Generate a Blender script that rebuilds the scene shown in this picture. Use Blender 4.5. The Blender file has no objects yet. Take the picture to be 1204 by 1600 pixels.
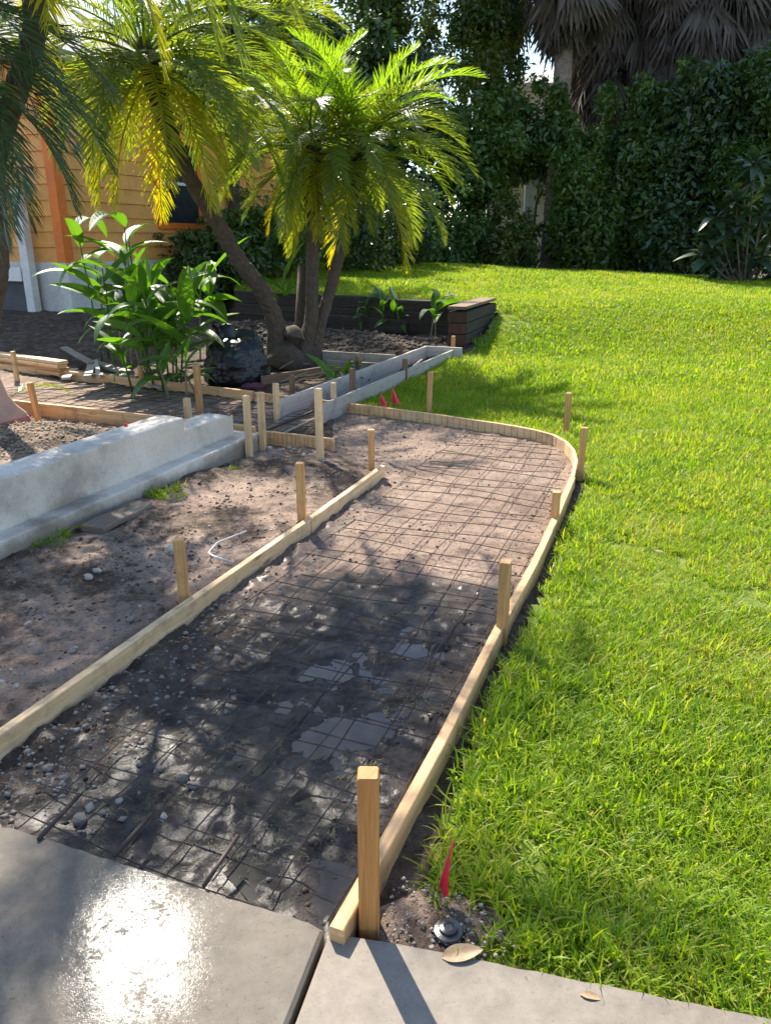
import bpy, math, random
import numpy as np
from mathutils import Vector, Matrix

# ------------------------------------------------------------------ camera, sky, sun
scene = bpy.context.scene
COL = scene.collection
TILT, FOC, EYE = math.radians(19.5), 1202.0, 1.55
SUN_AZ, SUN_EL = -23.5, 46.5

cam_data = bpy.data.cameras.new('camera')
cam = bpy.data.objects.new('camera', cam_data)
COL.objects.link(cam)
cam.location = (0, 0, EYE)
cam.rotation_euler = (math.pi / 2 - TILT, 0, 0)
cam_data.sensor_fit = 'VERTICAL'
cam_data.sensor_height = 36.0
cam_data.lens = FOC / 1600 * 36.0
cam_data.clip_start = 0.05
cam_data.clip_end = 2000
scene.camera = cam

world = bpy.data.worlds.new('World')
scene.world = world
world.use_nodes = True
wn = world.node_tree.nodes
wl = world.node_tree.links
sky = wn.new('ShaderNodeTexSky')
sky.sky_type = 'NISHITA'
sky.sun_disc = False
sky.sun_elevation = math.radians(SUN_EL)
sky.sun_rotation = math.radians(SUN_AZ)
sky.dust_density = 0.5
sky.air_density = 1.0
sky.ozone_density = 1.0
wl.new(sky.outputs[0], wn['Background'].inputs[0])
wn['Background'].inputs[1].default_value = 0.135

sd = bpy.data.lights.new('sun', 'SUN')
sd.energy = 5.0
sd.angle = math.radians(0.53)
sd.color = (1.0, 0.925, 0.80)
sun = bpy.data.objects.new('sun', sd)
COL.objects.link(sun)
sa, se = math.radians(SUN_AZ), math.radians(SUN_EL)
SDIR = Vector((math.sin(sa) * math.cos(se), math.cos(sa) * math.cos(se), math.sin(se)))
sun.rotation_euler = (-SDIR).to_track_quat('-Z', 'Y').to_euler()
sun.location = (0, 0, 20)

vs = scene.view_settings
vs.view_transform = 'Standard'
vs.look = 'None'
vs.exposure = 1.2
vs.gamma = 1.0
vs.use_curve_mapping = False
scene.cycles.use_denoising = True
scene.cycles.max_bounces = 6
scene.cycles.diffuse_bounces = 3
scene.cycles.glossy_bounces = 2
scene.cycles.transmission_bounces = 4
scene.cycles.adaptive_threshold = 0.03
scene.cycles.transparent_max_bounces = 12
scene.cycles.sample_clamp_indirect = 6.0

rng = np.random.default_rng(7)
random.seed(7)
CT, ST = math.cos(TILT), math.sin(TILT)
U = np.array([0.37, 0.929]); U /= np.linalg.norm(U)
V = np.array([U[1], -U[0]])


def ray(px, py):
    x, y = (px - 602) / FOC, -(py - 800) / FOC
    return x, CT + y * ST, -ST + y * CT


def G(px, py, z=0.0):
    d = ray(px, py)
    k = (z - EYE) / d[2]
    return d[0] * k, d[1] * k


def AT(px, py, Y):
    d = ray(px, py)
    k = Y / d[1]
    return d[0] * k, Y, EYE + d[2] * k


def ss(a, b, x):
    t = np.clip((np.asarray(x, float) - a) / (b - a), 0, 1)
    return t * t * (3 - 2 * t)


# ------------------------------------------------------------------ numpy noise
_L = rng.random((256, 256))


def vnoise(x, y):
    xi, yi = np.floor(x).astype(int), np.floor(y).astype(int)
    fx, fy = x - xi, y - yi
    fx, fy = fx * fx * (3 - 2 * fx), fy * fy * (3 - 2 * fy)
    a, b = _L[xi % 256, yi % 256], _L[(xi + 1) % 256, yi % 256]
    c, d = _L[xi % 256, (yi + 1) % 256], _L[(xi + 1) % 256, (yi + 1) % 256]
    return (a * (1 - fx) + b * fx) * (1 - fy) + (c * (1 - fx) + d * fx) * fy


def fbm(x, y, octs=4, gain=0.5):
    s, a, t = 0, 1.0, 0
    for k in range(octs):
        s = s + a * (vnoise(x * 2 ** k + 17.3 * k, y * 2 ** k + 9.1 * k) - 0.5)
        t += a
        a *= gain
    return s / t * 2


def inpoly(X, Y, poly):
    X, Y = np.asarray(X, float), np.asarray(Y, float)
    r = np.zeros(X.shape, bool)
    n = len(poly)
    for i in range(n):
        x0, y0 = poly[i]
        x1, y1 = poly[(i + 1) % n]
        if y0 == y1:
            continue
        c = ((y0 > Y) != (y1 > Y)) & (X < (x1 - x0) * (Y - y0) / (y1 - y0) + x0)
        r ^= c
    return r


# ------------------------------------------------------------------ materials
def new_mat(name):
    m = bpy.data.materials.new(name)
    m.use_nodes = True
    nt = m.node_tree
    return m, nt, nt.nodes['Principled BSDF']


def N(nt, t, **kw):
    n = nt.nodes.new(t)
    for k, v in kw.items():
        if k.startswith('i_'):
            key = k[2:]
            key = int(key) if key.isdigit() else key.replace('_', ' ')
            n.inputs[key].default_value = v
        else:
            setattr(n, k, v)
    return n


def ramp(nt, fac, stops):
    r = nt.nodes.new('ShaderNodeValToRGB')
    e = r.color_ramp.elements
    while len(e) < len(stops):
        e.new(0.5)
    for el, (p, c) in zip(e, stops):
        el.position = p
        el.color = (*c, 1) if len(c) == 3 else c
    nt.links.new(fac, r.inputs[0])
    return r


def mixc(nt, fac, a, b, blend='MIX'):
    m = nt.nodes.new('ShaderNodeMix')
    m.data_type = 'RGBA'
    m.blend_type = blend
    for s, v in ((m.inputs[0], fac), (m.inputs[6], a), (m.inputs[7], b)):
        if isinstance(v, (int, float)):
            s.default_value = v
        elif isinstance(v, tuple):
            s.default_value = (*v, 1) if len(v) == 3 else v
        else:
            nt.links.new(v, s)
    return m.outputs[2]


def math_n(nt, op, a, b=0.0, c=None):
    m = nt.nodes.new('ShaderNodeMath')
    m.operation = op
    for i, v in enumerate((a, b) if c is None else (a, b, c)):
        if isinstance(v, (int, float)):
            m.inputs[i].default_value = v
        else:
            nt.links.new(v, m.inputs[i])
    return m.outputs[0]


def noise(nt, vec, scale, detail=4.0, rough=0.55, dist=0.0):
    n = N(nt, 'ShaderNodeTexNoise')
    n.inputs['Scale'].default_value = scale
    n.inputs['Detail'].default_value = detail
    n.inputs['Roughness'].default_value = rough
    n.inputs['Distortion'].default_value = dist
    if vec is not None:
        nt.links.new(vec, n.inputs['Vector'])
    return n.outputs['Fac']


def bump(nt, h, strength, dist, b, normal=None):
    n = N(nt, 'ShaderNodeBump')
    n.inputs['Strength'].default_value = strength
    n.inputs['Distance'].default_value = dist
    nt.links.new(h, n.inputs['Height'])
    if normal is not None:
        nt.links.new(normal, n.inputs['Normal'])
    if b is not None:
        nt.links.new(n.outputs[0], b.inputs['Normal'])
    return n.outputs[0]


def coords(nt, which='Object', scale=(1, 1, 1), jitter=False):
    tc = N(nt, 'ShaderNodeTexCoord')
    v = tc.outputs[which]
    if jitter:
        oi = N(nt, 'ShaderNodeObjectInfo')
        ad = N(nt, 'ShaderNodeVectorMath', operation='MULTIPLY_ADD')
        cmb = N(nt, 'ShaderNodeCombineXYZ')
        for i in range(3):
            nt.links.new(oi.outputs['Random'], cmb.inputs[i])
        nt.links.new(cmb.outputs[0], ad.inputs[0])
        ad.inputs[1].default_value = (37.0, 23.0, 51.0)
        nt.links.new(v, ad.inputs[2])
        v = ad.outputs[0]
    if scale != (1, 1, 1):
        mp = N(nt, 'ShaderNodeMapping')
        mp.inputs['Scale'].default_value = scale
        nt.links.new(v, mp.inputs[0])
        v = mp.outputs[0]
    return v


def wood(name, light, dark, rough=0.65, knots=True, dirt=0.25, grain=1.0, weather=None):
    m, nt, b = new_mat(name)
    uv = coords(nt, 'UV', jitter=True)
    mp = N(nt, 'ShaderNodeMapping')
    mp.inputs['Scale'].default_value = (1.6, 42, 1)
    nt.links.new(uv, mp.inputs[0])
    g1 = noise(nt, mp.outputs[0], 1.0, 5, 0.6, 0.9)
    mp2 = N(nt, 'ShaderNodeMapping')
    mp2.inputs['Scale'].default_value = (6, 260, 1)
    nt.links.new(uv, mp2.inputs[0])
    g2 = noise(nt, mp2.outputs[0], 1.0, 3, 0.6)
    c = ramp(nt, g1, [(0.3, dark), (0.5, tuple((a + b_) / 2 for a, b_ in zip(light, dark))), (0.62, light)]).outputs[0]
    f = ramp(nt, g2, [(0.35, (0.72, 0.68, 0.62)), (0.6, (1, 1, 1))]).outputs[0]
    c = mixc(nt, 0.6 * grain, c, f, 'MULTIPLY')
    if knots:
        vo = N(nt, 'ShaderNodeTexVoronoi')
        mp3 = N(nt, 'ShaderNodeMapping')
        mp3.inputs['Scale'].default_value = (2.6, 9, 1)
        nt.links.new(uv, mp3.inputs[0])
        nt.links.new(mp3.outputs[0], vo.inputs['Vector'])
        vo.inputs['Scale'].default_value = 1.0
        k = ramp(nt, vo.outputs['Distance'], [(0.05, (1, 1, 1)), (0.13, (0, 0, 0))]).outputs[0]
        c = mixc(nt, math_n(nt, 'MULTIPLY', k, 0.7), c, (0.20, 0.09, 0.03))
    ob = coords(nt, 'Object', jitter=True)
    dn = noise(nt, ob, 7, 6, 0.65)
    dm = ramp(nt, dn, [(0.52, (0, 0, 0)), (0.72, (1, 1, 1))]).outputs[0]
    c = mixc(nt, math_n(nt, 'MULTIPLY', dm, dirt), c, (0.10, 0.075, 0.05))
    if weather:
        wn_ = noise(nt, ob, 2.5, 5, 0.6)
        c = mixc(nt, math_n(nt, 'MULTIPLY', wn_, 0.9), c, weather)
    oi = N(nt, 'ShaderNodeObjectInfo')
    br = math_n(nt, 'MULTIPLY_ADD', oi.outputs['Random'], 0.25, 0.86)
    hs = N(nt, 'ShaderNodeHueSaturation')
    nt.links.new(br, hs.inputs['Value'])
    nt.links.new(c, hs.inputs['Color'])
    nt.links.new(hs.outputs[0], b.inputs['Base Color'])
    b.inputs['Roughness'].default_value = rough
    bump(nt, math_n(nt, 'ADD', g1, g2), 0.25, 0.002, b)
    return m


def leaf_mat(name, c0, c1, trans, tint, rough=0.4, yellow=None, veins=False, spec=0.5, worn=0.0):
    """foliage: c0..c1 varied leaf by leaf and object by object, light passing through the blade"""
    m, nt, b = new_mat(name)
    oi = N(nt, 'ShaderNodeObjectInfo')
    at = N(nt, 'ShaderNodeAttribute', attribute_name='tone')
    f = math_n(nt, 'ADD', math_n(nt, 'MULTIPLY', at.outputs['Fac'], 0.65), math_n(nt, 'MULTIPLY', oi.outputs['Random'], 0.35))
    stops = [(0.1, c0), (0.75, c1)]
    if yellow:
        stops = [(0.08, c0), (0.62, c1), (0.93, yellow)]
    if worn:
        pn = noise(nt, oi.outputs['Location'], 0.9, 4, 0.6)
        f = math_n(nt, 'ADD', f, math_n(nt, 'MULTIPLY', ramp(nt, pn, [(0.48, (0, 0, 0)), (0.70, (1, 1, 1))]).outputs[0], worn))
    c = ramp(nt, f, stops).outputs[0]
    if veins:
        uv = coords(nt, 'UV')
        w = N(nt, 'ShaderNodeTexWave', wave_type='BANDS', bands_direction='X')
        w.inputs['Scale'].default_value = 9.0
        w.inputs['Distortion'].default_value = 0.6
        nt.links.new(uv, w.inputs['Vector'])
        c = mixc(nt, 0.22, c, mixc(nt, w.outputs['Fac'], (0.45, 0.5, 0.4), (1, 1, 1)), 'MULTIPLY')
        bump(nt, w.outputs['Fac'], 0.25, 0.004, b)
    nt.links.new(c, b.inputs['Base Color'])
    b.inputs['Roughness'].default_value = rough
    b.inputs['Specular IOR Level'].default_value = spec
    tr = N(nt, 'ShaderNodeBsdfTranslucent')
    tc = mixc(nt, 1.0, c, tint, 'MULTIPLY')
    nt.links.new(tc, tr.inputs['Color'])
    mx = N(nt, 'ShaderNodeMixShader')
    mx.inputs[0].default_value = trans
    nt.links.new(b.outputs[0], mx.inputs[1])
    nt.links.new(tr.outputs[0], mx.inputs[2])
    nt.links.new(mx.outputs[0], nt.nodes['Material Output'].inputs['Surface'])
    return m


def plain(name, col, rough=0.6, var=0.25, scale=6.0, metallic=0.0, bumpd=0.0, spec=0.5, dark=None):
    m, nt, b = new_mat(name)
    ob = coords(nt, 'Object', jitter=True)
    n1 = noise(nt, ob, scale, 6, 0.6)
    n2 = noise(nt, ob, scale * 9, 3, 0.6)
    d = dark or tuple(c * (1 - var) * 0.8 for c in col)
    c = ramp(nt, math_n(nt, 'MULTIPLY_ADD', n2, 0.35, math_n(nt, 'MULTIPLY', n1, 0.65)), [(0.32, d), (0.62, col)]).outputs[0]
    nt.links.new(c, b.inputs['Base Color'])
    b.inputs['Roughness'].default_value = rough
    b.inputs['Metallic'].default_value = metallic
    b.inputs['Specular IOR Level'].default_value = spec
    if bumpd:
        bump(nt, math_n(nt, 'ADD', n1, math_n(nt, 'MULTIPLY', n2, 0.4)), 0.6, bumpd, b)
    return m


M = {}
M['pine'] = wood('fresh_pine', (0.80, 0.50, 0.245), (0.60, 0.33, 0.14), dirt=0.6)
M['pine_pale'] = wood('pale_pine', (0.84, 0.59, 0.335), (0.68, 0.43, 0.205), dirt=0.55)
M['stake'] = wood('stake_pine', (0.66, 0.37, 0.145), (0.44, 0.22, 0.07), knots=False, dirt=0.35)
M['stake_orange'] = wood('orange_stake', (0.50, 0.235, 0.065), (0.36, 0.145, 0.035), knots=False, dirt=0.2)
M['stake_brown'] = wood('brown_stake', (0.25, 0.155, 0.085), (0.14, 0.08, 0.04), knots=False, dirt=0.5)
M['grey_wood'] = wood('weathered_wood', (0.40, 0.35, 0.29), (0.24, 0.20, 0.16), knots=False, dirt=0.5)
M['form_grey'] = wood('grey_form_ply', (0.52, 0.47, 0.42), (0.42, 0.36, 0.31), knots=False, dirt=0.5, grain=0.4)
M['timber'] = wood('creosote_timber', (0.055, 0.036, 0.026), (0.016, 0.012, 0.010), knots=False, dirt=0.3, rough=0.8)
M['timber_end'] = wood('rusty_timber_end', (0.09, 0.036, 0.022), (0.035, 0.016, 0.011), knots=False, dirt=0.4, rough=0.8)
M['mud_plank'] = wood('muddy_plank', (0.21, 0.16, 0.12), (0.12, 0.09, 0.07), knots=False, dirt=0.7)

M['siding'] = plain('orange_siding', (0.86, 0.385, 0.085), 0.55, 0.12, 1.2)
M['trim'] = plain('orange_trim', (0.86, 0.20, 0.015), 0.5, 0.12, 2)
M['white'] = plain('white_paint', (0.78, 0.77, 0.74), 0.5, 0.18, 2.5)
M['foundation'] = plain('foundation_stucco', (0.70, 0.68, 0.64), 0.8, 0.2, 2.0, bumpd=0.004)
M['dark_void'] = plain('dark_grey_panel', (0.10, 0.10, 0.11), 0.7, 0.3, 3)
M['roof_metal'] = plain('pale_metal_roof', (0.70, 0.66, 0.64), 0.45, 0.08, 1.0)
M['roof_shingle'] = plain('grey_shingle', (0.30, 0.28, 0.26), 0.85, 0.3, 5)
M['glass'] = plain('dark_glass', (0.03, 0.035, 0.04), 0.06, 0.2, 1.0)
M['bark'] = plain('palm_bark', (0.20, 0.15, 0.105), 0.9, 0.5, 14, bumpd=0.012)
M['bark_dark'] = plain('dark_palm_bark', (0.105, 0.075, 0.055), 0.9, 0.5, 18, bumpd=0.015)
M['fibre'] = plain('palm_fibre', (0.062, 0.038, 0.028), 0.9, 0.5, 30, bumpd=0.01)
M['twig'] = plain('shrub_bark', (0.13, 0.10, 0.075), 0.9, 0.4, 12, bumpd=0.005)
M['sabal_bark'] = plain('sabal_bark', (0.27, 0.21, 0.165), 0.9, 0.4, 6, bumpd=0.02)
M['stone'] = plain('limestone', (0.52, 0.46, 0.38), 0.85, 0.35, 25, bumpd=0.004)
M['stone_dark'] = plain('muddy_limestone', (0.30, 0.26, 0.215), 0.75, 0.5, 22, bumpd=0.004)
M['pebble'] = plain('pebble', (0.40, 0.345, 0.27), 0.85, 0.5, 30)
M['gravel'] = plain('tan_gravel', (0.47, 0.37, 0.25), 0.9, 0.45, 30)
M['crumb'] = plain('soil_crumb', (0.085, 0.06, 0.043), 0.9, 0.5, 30)
M['red_flag'] = plain('red_plastic', (0.78, 0.018, 0.045), 0.35, 0.1, 10)
M['wire'] = plain('rusty_wire', (0.075, 0.052, 0.042), 0.6, 0.45, 30, metallic=0.35)
M['black_pvc'] = plain('black_plastic', (0.018, 0.019, 0.022), 0.28, 0.3, 20, bumpd=0.001)
M['white_pvc'] = plain('white_plastic', (0.66, 0.66, 0.64), 0.5, 0.15, 12)
M['terracotta'] = plain('pink_stucco', (0.52, 0.30, 0.22), 0.8, 0.12, 4, bumpd=0.002)
M['terra_red'] = plain('red_base_paint', (0.42, 0.12, 0.10), 0.7, 0.15, 5)
M['dry_leaf'] = plain('dry_leaf', (0.40, 0.27, 0.15), 0.6, 0.35, 40)
M['straw'] = plain('dead_rib', (0.30, 0.235, 0.15), 0.8, 0.4, 20)
M['bag'] = plain('black_bag', (0.007, 0.0075, 0.009), 0.36, 0.2, 8, bumpd=0.004)
M['bag_red'] = plain('red_blue_sack', (0.20, 0.03, 0.035), 0.6, 0.5, 9, dark=(0.02, 0.03, 0.07))

M['palm'] = leaf_mat('palm_frond_leaf', (0.085, 0.15, 0.028), (0.19, 0.245, 0.032), 0.6, (1.75, 1.55, 0.55), 0.33)
M['palm_bright'] = leaf_mat('young_palm_frond_leaf', (0.13, 0.235, 0.022), (0.20, 0.30, 0.025), 0.6, (1.8, 1.75, 0.5), 0.36)
M['palm_yellow'] = leaf_mat('yellowing_palm_frond_leaf', (0.20, 0.27, 0.018), (0.34, 0.35, 0.02), 0.64, (1.8, 1.6, 0.4), 0.42, yellow=(0.44, 0.29, 0.02))
M['palm_shaded'] = leaf_mat('shaded_palm_frond_leaf', (0.03, 0.062, 0.03), (0.05, 0.09, 0.036), 0.28, (1.5, 1.5, 0.6), 0.33)  # darker copy of the palm leaf, shade put into its colour
M['ginger'] = leaf_mat('ginger_leaf', (0.055, 0.13, 0.022), (0.10, 0.21, 0.028), 0.5, (1.75, 1.85, 0.45), 0.38, veins=True)
M['hedge'] = leaf_mat('hedge_leaf', (0.04, 0.085, 0.02), (0.115, 0.18, 0.036), 0.34, (1.4, 1.6, 0.5), 0.34)
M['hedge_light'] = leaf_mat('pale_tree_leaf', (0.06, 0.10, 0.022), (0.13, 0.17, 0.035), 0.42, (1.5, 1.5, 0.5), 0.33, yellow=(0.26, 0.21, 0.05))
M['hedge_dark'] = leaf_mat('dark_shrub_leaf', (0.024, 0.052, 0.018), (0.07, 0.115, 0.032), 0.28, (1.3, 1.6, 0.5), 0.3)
M['bigleaf'] = leaf_mat('broad_grey_leaf', (0.026, 0.055, 0.03), (0.05, 0.085, 0.042), 0.15, (1.3, 1.5, 0.6), 0.38)
M['clipping'] = leaf_mat('dying_grass', (0.035, 0.045, 0.012), (0.10, 0.11, 0.035), 0.2, (1.2, 1.2, 0.6), 0.6, yellow=(0.22, 0.17, 0.08))
M['grass'] = leaf_mat('grass_blade', (0.125, 0.24, 0.014), (0.29, 0.395, 0.016), 0.5, (1.55, 1.5, 0.36), 0.48, yellow=(0.46, 0.38, 0.13), spec=0.35, worn=0.24)
M['thatch'] = leaf_mat('dead_palm_leaf', (0.06, 0.048, 0.038), (0.125, 0.10, 0.08), 0.15, (1.2, 1.0, 0.8), 0.8)
M['fan'] = leaf_mat('fan_palm_leaf', (0.04, 0.075, 0.03), (0.07, 0.11, 0.04), 0.3, (1.5, 1.5, 0.6), 0.4)


def ground_material():
    m, nt, b = new_mat('site_soil')
    ob = coords(nt, 'Object')
    wet = N(nt, 'ShaderNodeAttribute', attribute_name='wet').outputs['Fac']
    sand = N(nt, 'ShaderNodeAttribute', attribute_name='sand').outputs['Fac']
    n1 = noise(nt, ob, 1.7, 7, 0.62, 0.4)
    n2 = noise(nt, ob, 9, 8, 0.68)
    n3 = noise(nt, ob, 60, 5, 0.7)
    loam = ramp(nt, n2, [(0.30, (0.040, 0.028, 0.020)), (0.5, (0.095, 0.067, 0.048)), (0.68, (0.19, 0.140, 0.10))]).outputs[0]
    sandc = ramp(nt, math_n(nt, 'MULTIPLY_ADD', n1, 0.5, math_n(nt, 'MULTIPLY', n2, 0.5)),
                 [(0.36, (0.16, 0.112, 0.084)), (0.5, (0.27, 0.193, 0.146)), (0.62, (0.36, 0.268, 0.205))]).outputs[0]
    mk = math_n(nt, 'ADD', sand, math_n(nt, 'MULTIPLY_ADD', n1, 1.3, -0.65))
    mk = math_n(nt, 'ADD', mk, math_n(nt, 'MULTIPLY_ADD', n2, 0.9, -0.45))
    mk = ramp(nt, mk, [(0.34, (0, 0, 0)), (0.62, (1, 1, 1))]).outputs[0]
    c = mixc(nt, mk, loam, sandc)
    sp = ramp(nt, n3, [(0.33, (0.35, 0.32, 0.30)), (0.5, (1, 1, 1))]).outputs[0]
    c = mixc(nt, 0.75, c, sp, 'MULTIPLY')
    mud = ramp(nt, n2, [(0.33, (0.014, 0.012, 0.011)), (0.5, (0.038, 0.032, 0.029)), (0.7, (0.095, 0.078, 0.066))]).outputs[0]
    wm = math_n(nt, 'ADD', wet, math_n(nt, 'MULTIPLY_ADD', n2, 0.8, -0.4))
    wm = ramp(nt, wm, [(0.35, (0, 0, 0)), (0.65, (1, 1, 1))]).outputs[0]
    c = mixc(nt, math_n(nt, 'MULTIPLY', wm, 0.93), c, mud)
    nt.links.new(c, b.inputs['Base Color'])
    b.inputs['Roughness'].default_value = 0.9
    b.inputs['Specular IOR Level'].default_value = 0.2
    film = ramp(nt, noise(nt, ob, 5, 6, 0.65), [(0.36, (0.25, 0.25, 0.25)), (0.60, (1, 1, 1))]).outputs[0]
    fw = math_n(nt, 'MULTIPLY', wm, film)
    h = math_n(nt, 'ADD', math_n(nt, 'MULTIPLY', n2, 0.6), math_n(nt, 'MULTIPLY', n3, 0.5))
    h = math_n(nt, 'ADD', h, math_n(nt, 'MULTIPLY', noise(nt, ob, 210, 3, 0.6), 0.15))
    bump(nt, h, 0.85, 0.022, b)
    nn = bump(nt, math_n(nt, 'ADD', n2, math_n(nt, 'MULTIPLY', n3, 0.4)), 0.25, 0.010, None)
    water_film(nt, b, nn, math_n(nt, 'MULTIPLY', fw, 0.62), 0.28)
    return m


def concrete_material(name, col, wetness, sparkle):
    m, nt, b = new_mat(name)
    ob = coords(nt, 'Object')
    n1 = noise(nt, ob, 1.3, 6, 0.55, 0.5)
    n2 = noise(nt, ob, 22, 6, 0.65)
    n3 = noise(nt, ob, 330, 2, 0.5)
    n4 = noise(nt, ob, 130, 3, 0.6)
    dk = tuple(c * 0.62 for c in col)
    c = ramp(nt, math_n(nt, 'MULTIPLY_ADD', n1, 0.6, math_n(nt, 'MULTIPLY', n2, 0.4)), [(0.38, dk), (0.62, col)]).outputs[0]
    pit = ramp(nt, n4, [(0.30, (0.45, 0.43, 0.4)), (0.40, (1, 1, 1))]).outputs[0]
    c = mixc(nt, 0.5, c, pit, 'MULTIPLY')
    w = ramp(nt, math_n(nt, 'ADD', n1, wetness), [(0.44, (0, 0, 0)), (0.56, (1, 1, 1))]).outputs[0]
    c = mixc(nt, math_n(nt, 'MULTIPLY', w, 0.62), c, mixc(nt, 1.0, c, (0.56, 0.53, 0.49), 'MULTIPLY'))
    nt.links.new(c, b.inputs['Base Color'])
    b.inputs['Roughness'].default_value = 0.75
    b.inputs['Specular IOR Level'].default_value = 0.15
    g = bump(nt, n2, 0.2, 0.0005, None)
    grain = ramp(nt, noise(nt, ob, 460, 2, 0.5), [(0.60, (0, 0, 0)), (0.74, (1, 1, 1))]).outputs[0]
    nn = bump(nt, math_n(nt, 'ADD', n3, math_n(nt, 'MULTIPLY', n4, 0.8)), sparkle, 0.00010, None, g)
    nn = bump(nt, grain, sparkle, 0.00042, None, nn)
    bump(nt, n4, 0.5, 0.001, b)
    mot = ramp(nt, math_n(nt, 'MULTIPLY_ADD', n4, 0.5, math_n(nt, 'MULTIPLY', noise(nt, ob, 9, 6, 0.7), 0.5)), [(0.42, (0.04, 0.04, 0.04)), (0.60, (1, 1, 1))]).outputs[0]
    water_film(nt, b, nn, math_n(nt, 'MULTIPLY', w, math_n(nt, 'MULTIPLY', mot, 0.55)), 0.14)
    return m


def water_film(nt, b, normal, weight, rough):
    """thin water on top: dielectric reflection over the wetted base"""
    gl = N(nt, 'ShaderNodeBsdfGlossy')
    gl.distribution = 'BECKMANN'
    if isinstance(rough, float):
        gl.inputs['Roughness'].default_value = rough
    else:
        nt.links.new(rough, gl.inputs['Roughness'])
    fr = N(nt, 'ShaderNodeFresnel')
    fr.inputs['IOR'].default_value = 1.33
    if normal is not None:
        nt.links.new(normal, gl.inputs['Normal'])
    mx = N(nt, 'ShaderNodeMixShader')
    nt.links.new(math_n(nt, 'MULTIPLY', fr.outputs[0], weight), mx.inputs[0])
    nt.links.new(b.outputs[0], mx.inputs[1])
    nt.links.new(gl.outputs[0], mx.inputs[2])
    nt.links.new(mx.outputs[0], nt.nodes['Material Output'].inputs['Surface'])


def stucco_material():
    m, nt, b = new_mat('grey_stucco')
    ob = coords(nt, 'Object')
    n1 = noise(nt, ob, 2.6, 9, 0.62, 0.1)
    n2 = noise(nt, ob, 55, 6, 0.7)
    c = ramp(nt, n1, [(0.32, (0.38, 0.335, 0.275)), (0.46, (0.58, 0.52, 0.44)), (0.66, (0.70, 0.635, 0.545))]).outputs[0]
    sp = ramp(nt, n2, [(0.30, (0.45, 0.42, 0.38)), (0.44, (1, 1, 1))]).outputs[0]
    c = mixc(nt, 0.6, c, sp, 'MULTIPLY')
    sx = N(nt, 'ShaderNodeSeparateXYZ')
    nt.links.new(ob, sx.inputs[0])
    low = ramp(nt, math_n(nt, 'ADD', sx.outputs[2], math_n(nt, 'MULTIPLY_ADD', n1, 0.3, -0.12)), [(0.10, (0.8, 0.8, 0.8)), (0.19, (0, 0, 0))]).outputs[0]
    c = mixc(nt, low, c, (0.20, 0.155, 0.115))
    nt.links.new(c, b.inputs['Base Color'])
    b.inputs['Roughness'].default_value = 0.85
    bump(nt, math_n(nt, 'ADD', n1, math_n(nt, 'MULTIPLY', n2, 0.3)), 0.5, 0.012, b)
    return m


def water_material():
    m, nt, b = new_mat('muddy_water')
    ob = coords(nt, 'Object')
    n1 = noise(nt, ob, 18, 3, 0.5)
    c = ramp(nt, n1, [(0.3, (0.025, 0.022, 0.02)), (0.7, (0.05, 0.044, 0.038))]).outputs[0]
    nt.links.new(c, b.inputs['Base Color'])
    b.inputs['Roughness'].default_value = 0.10
    b.inputs['IOR'].default_value = 1.33
    bump(nt, noise(nt, ob, 35, 2, 0.5), 0.06, 0.002, b)
    return m


def lawn_material():
    m, nt, b = new_mat('lawn_thatch')
    ob = coords(nt, 'Object')
    n2 = noise(nt, ob, 25, 6, 0.7)
    n1 = noise(nt, ob, 1.2, 4, 0.6)
    c = ramp(nt, n2, [(0.3, (0.07, 0.10, 0.012)), (0.55, (0.15, 0.20, 0.018)), (0.75, (0.24, 0.25, 0.05))]).outputs[0]
    nt.links.new(c, b.inputs['Base Color'])
    b.inputs['Roughness'].default_value = 0.95
    bump(nt, n2, 0.8, 0.02, b)
    return m


M['soil'] = ground_material()
M['slab_wet'] = concrete_material('wet_concrete', (0.255, 0.225, 0.188), 0.12, 0.9)
M['slab_dry'] = concrete_material('dry_concrete', (0.285, 0.245, 0.20), -0.09, 0.8)
M['stucco'] = stucco_material()
M['water'] = water_material()
M['lawn'] = lawn_material()


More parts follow.
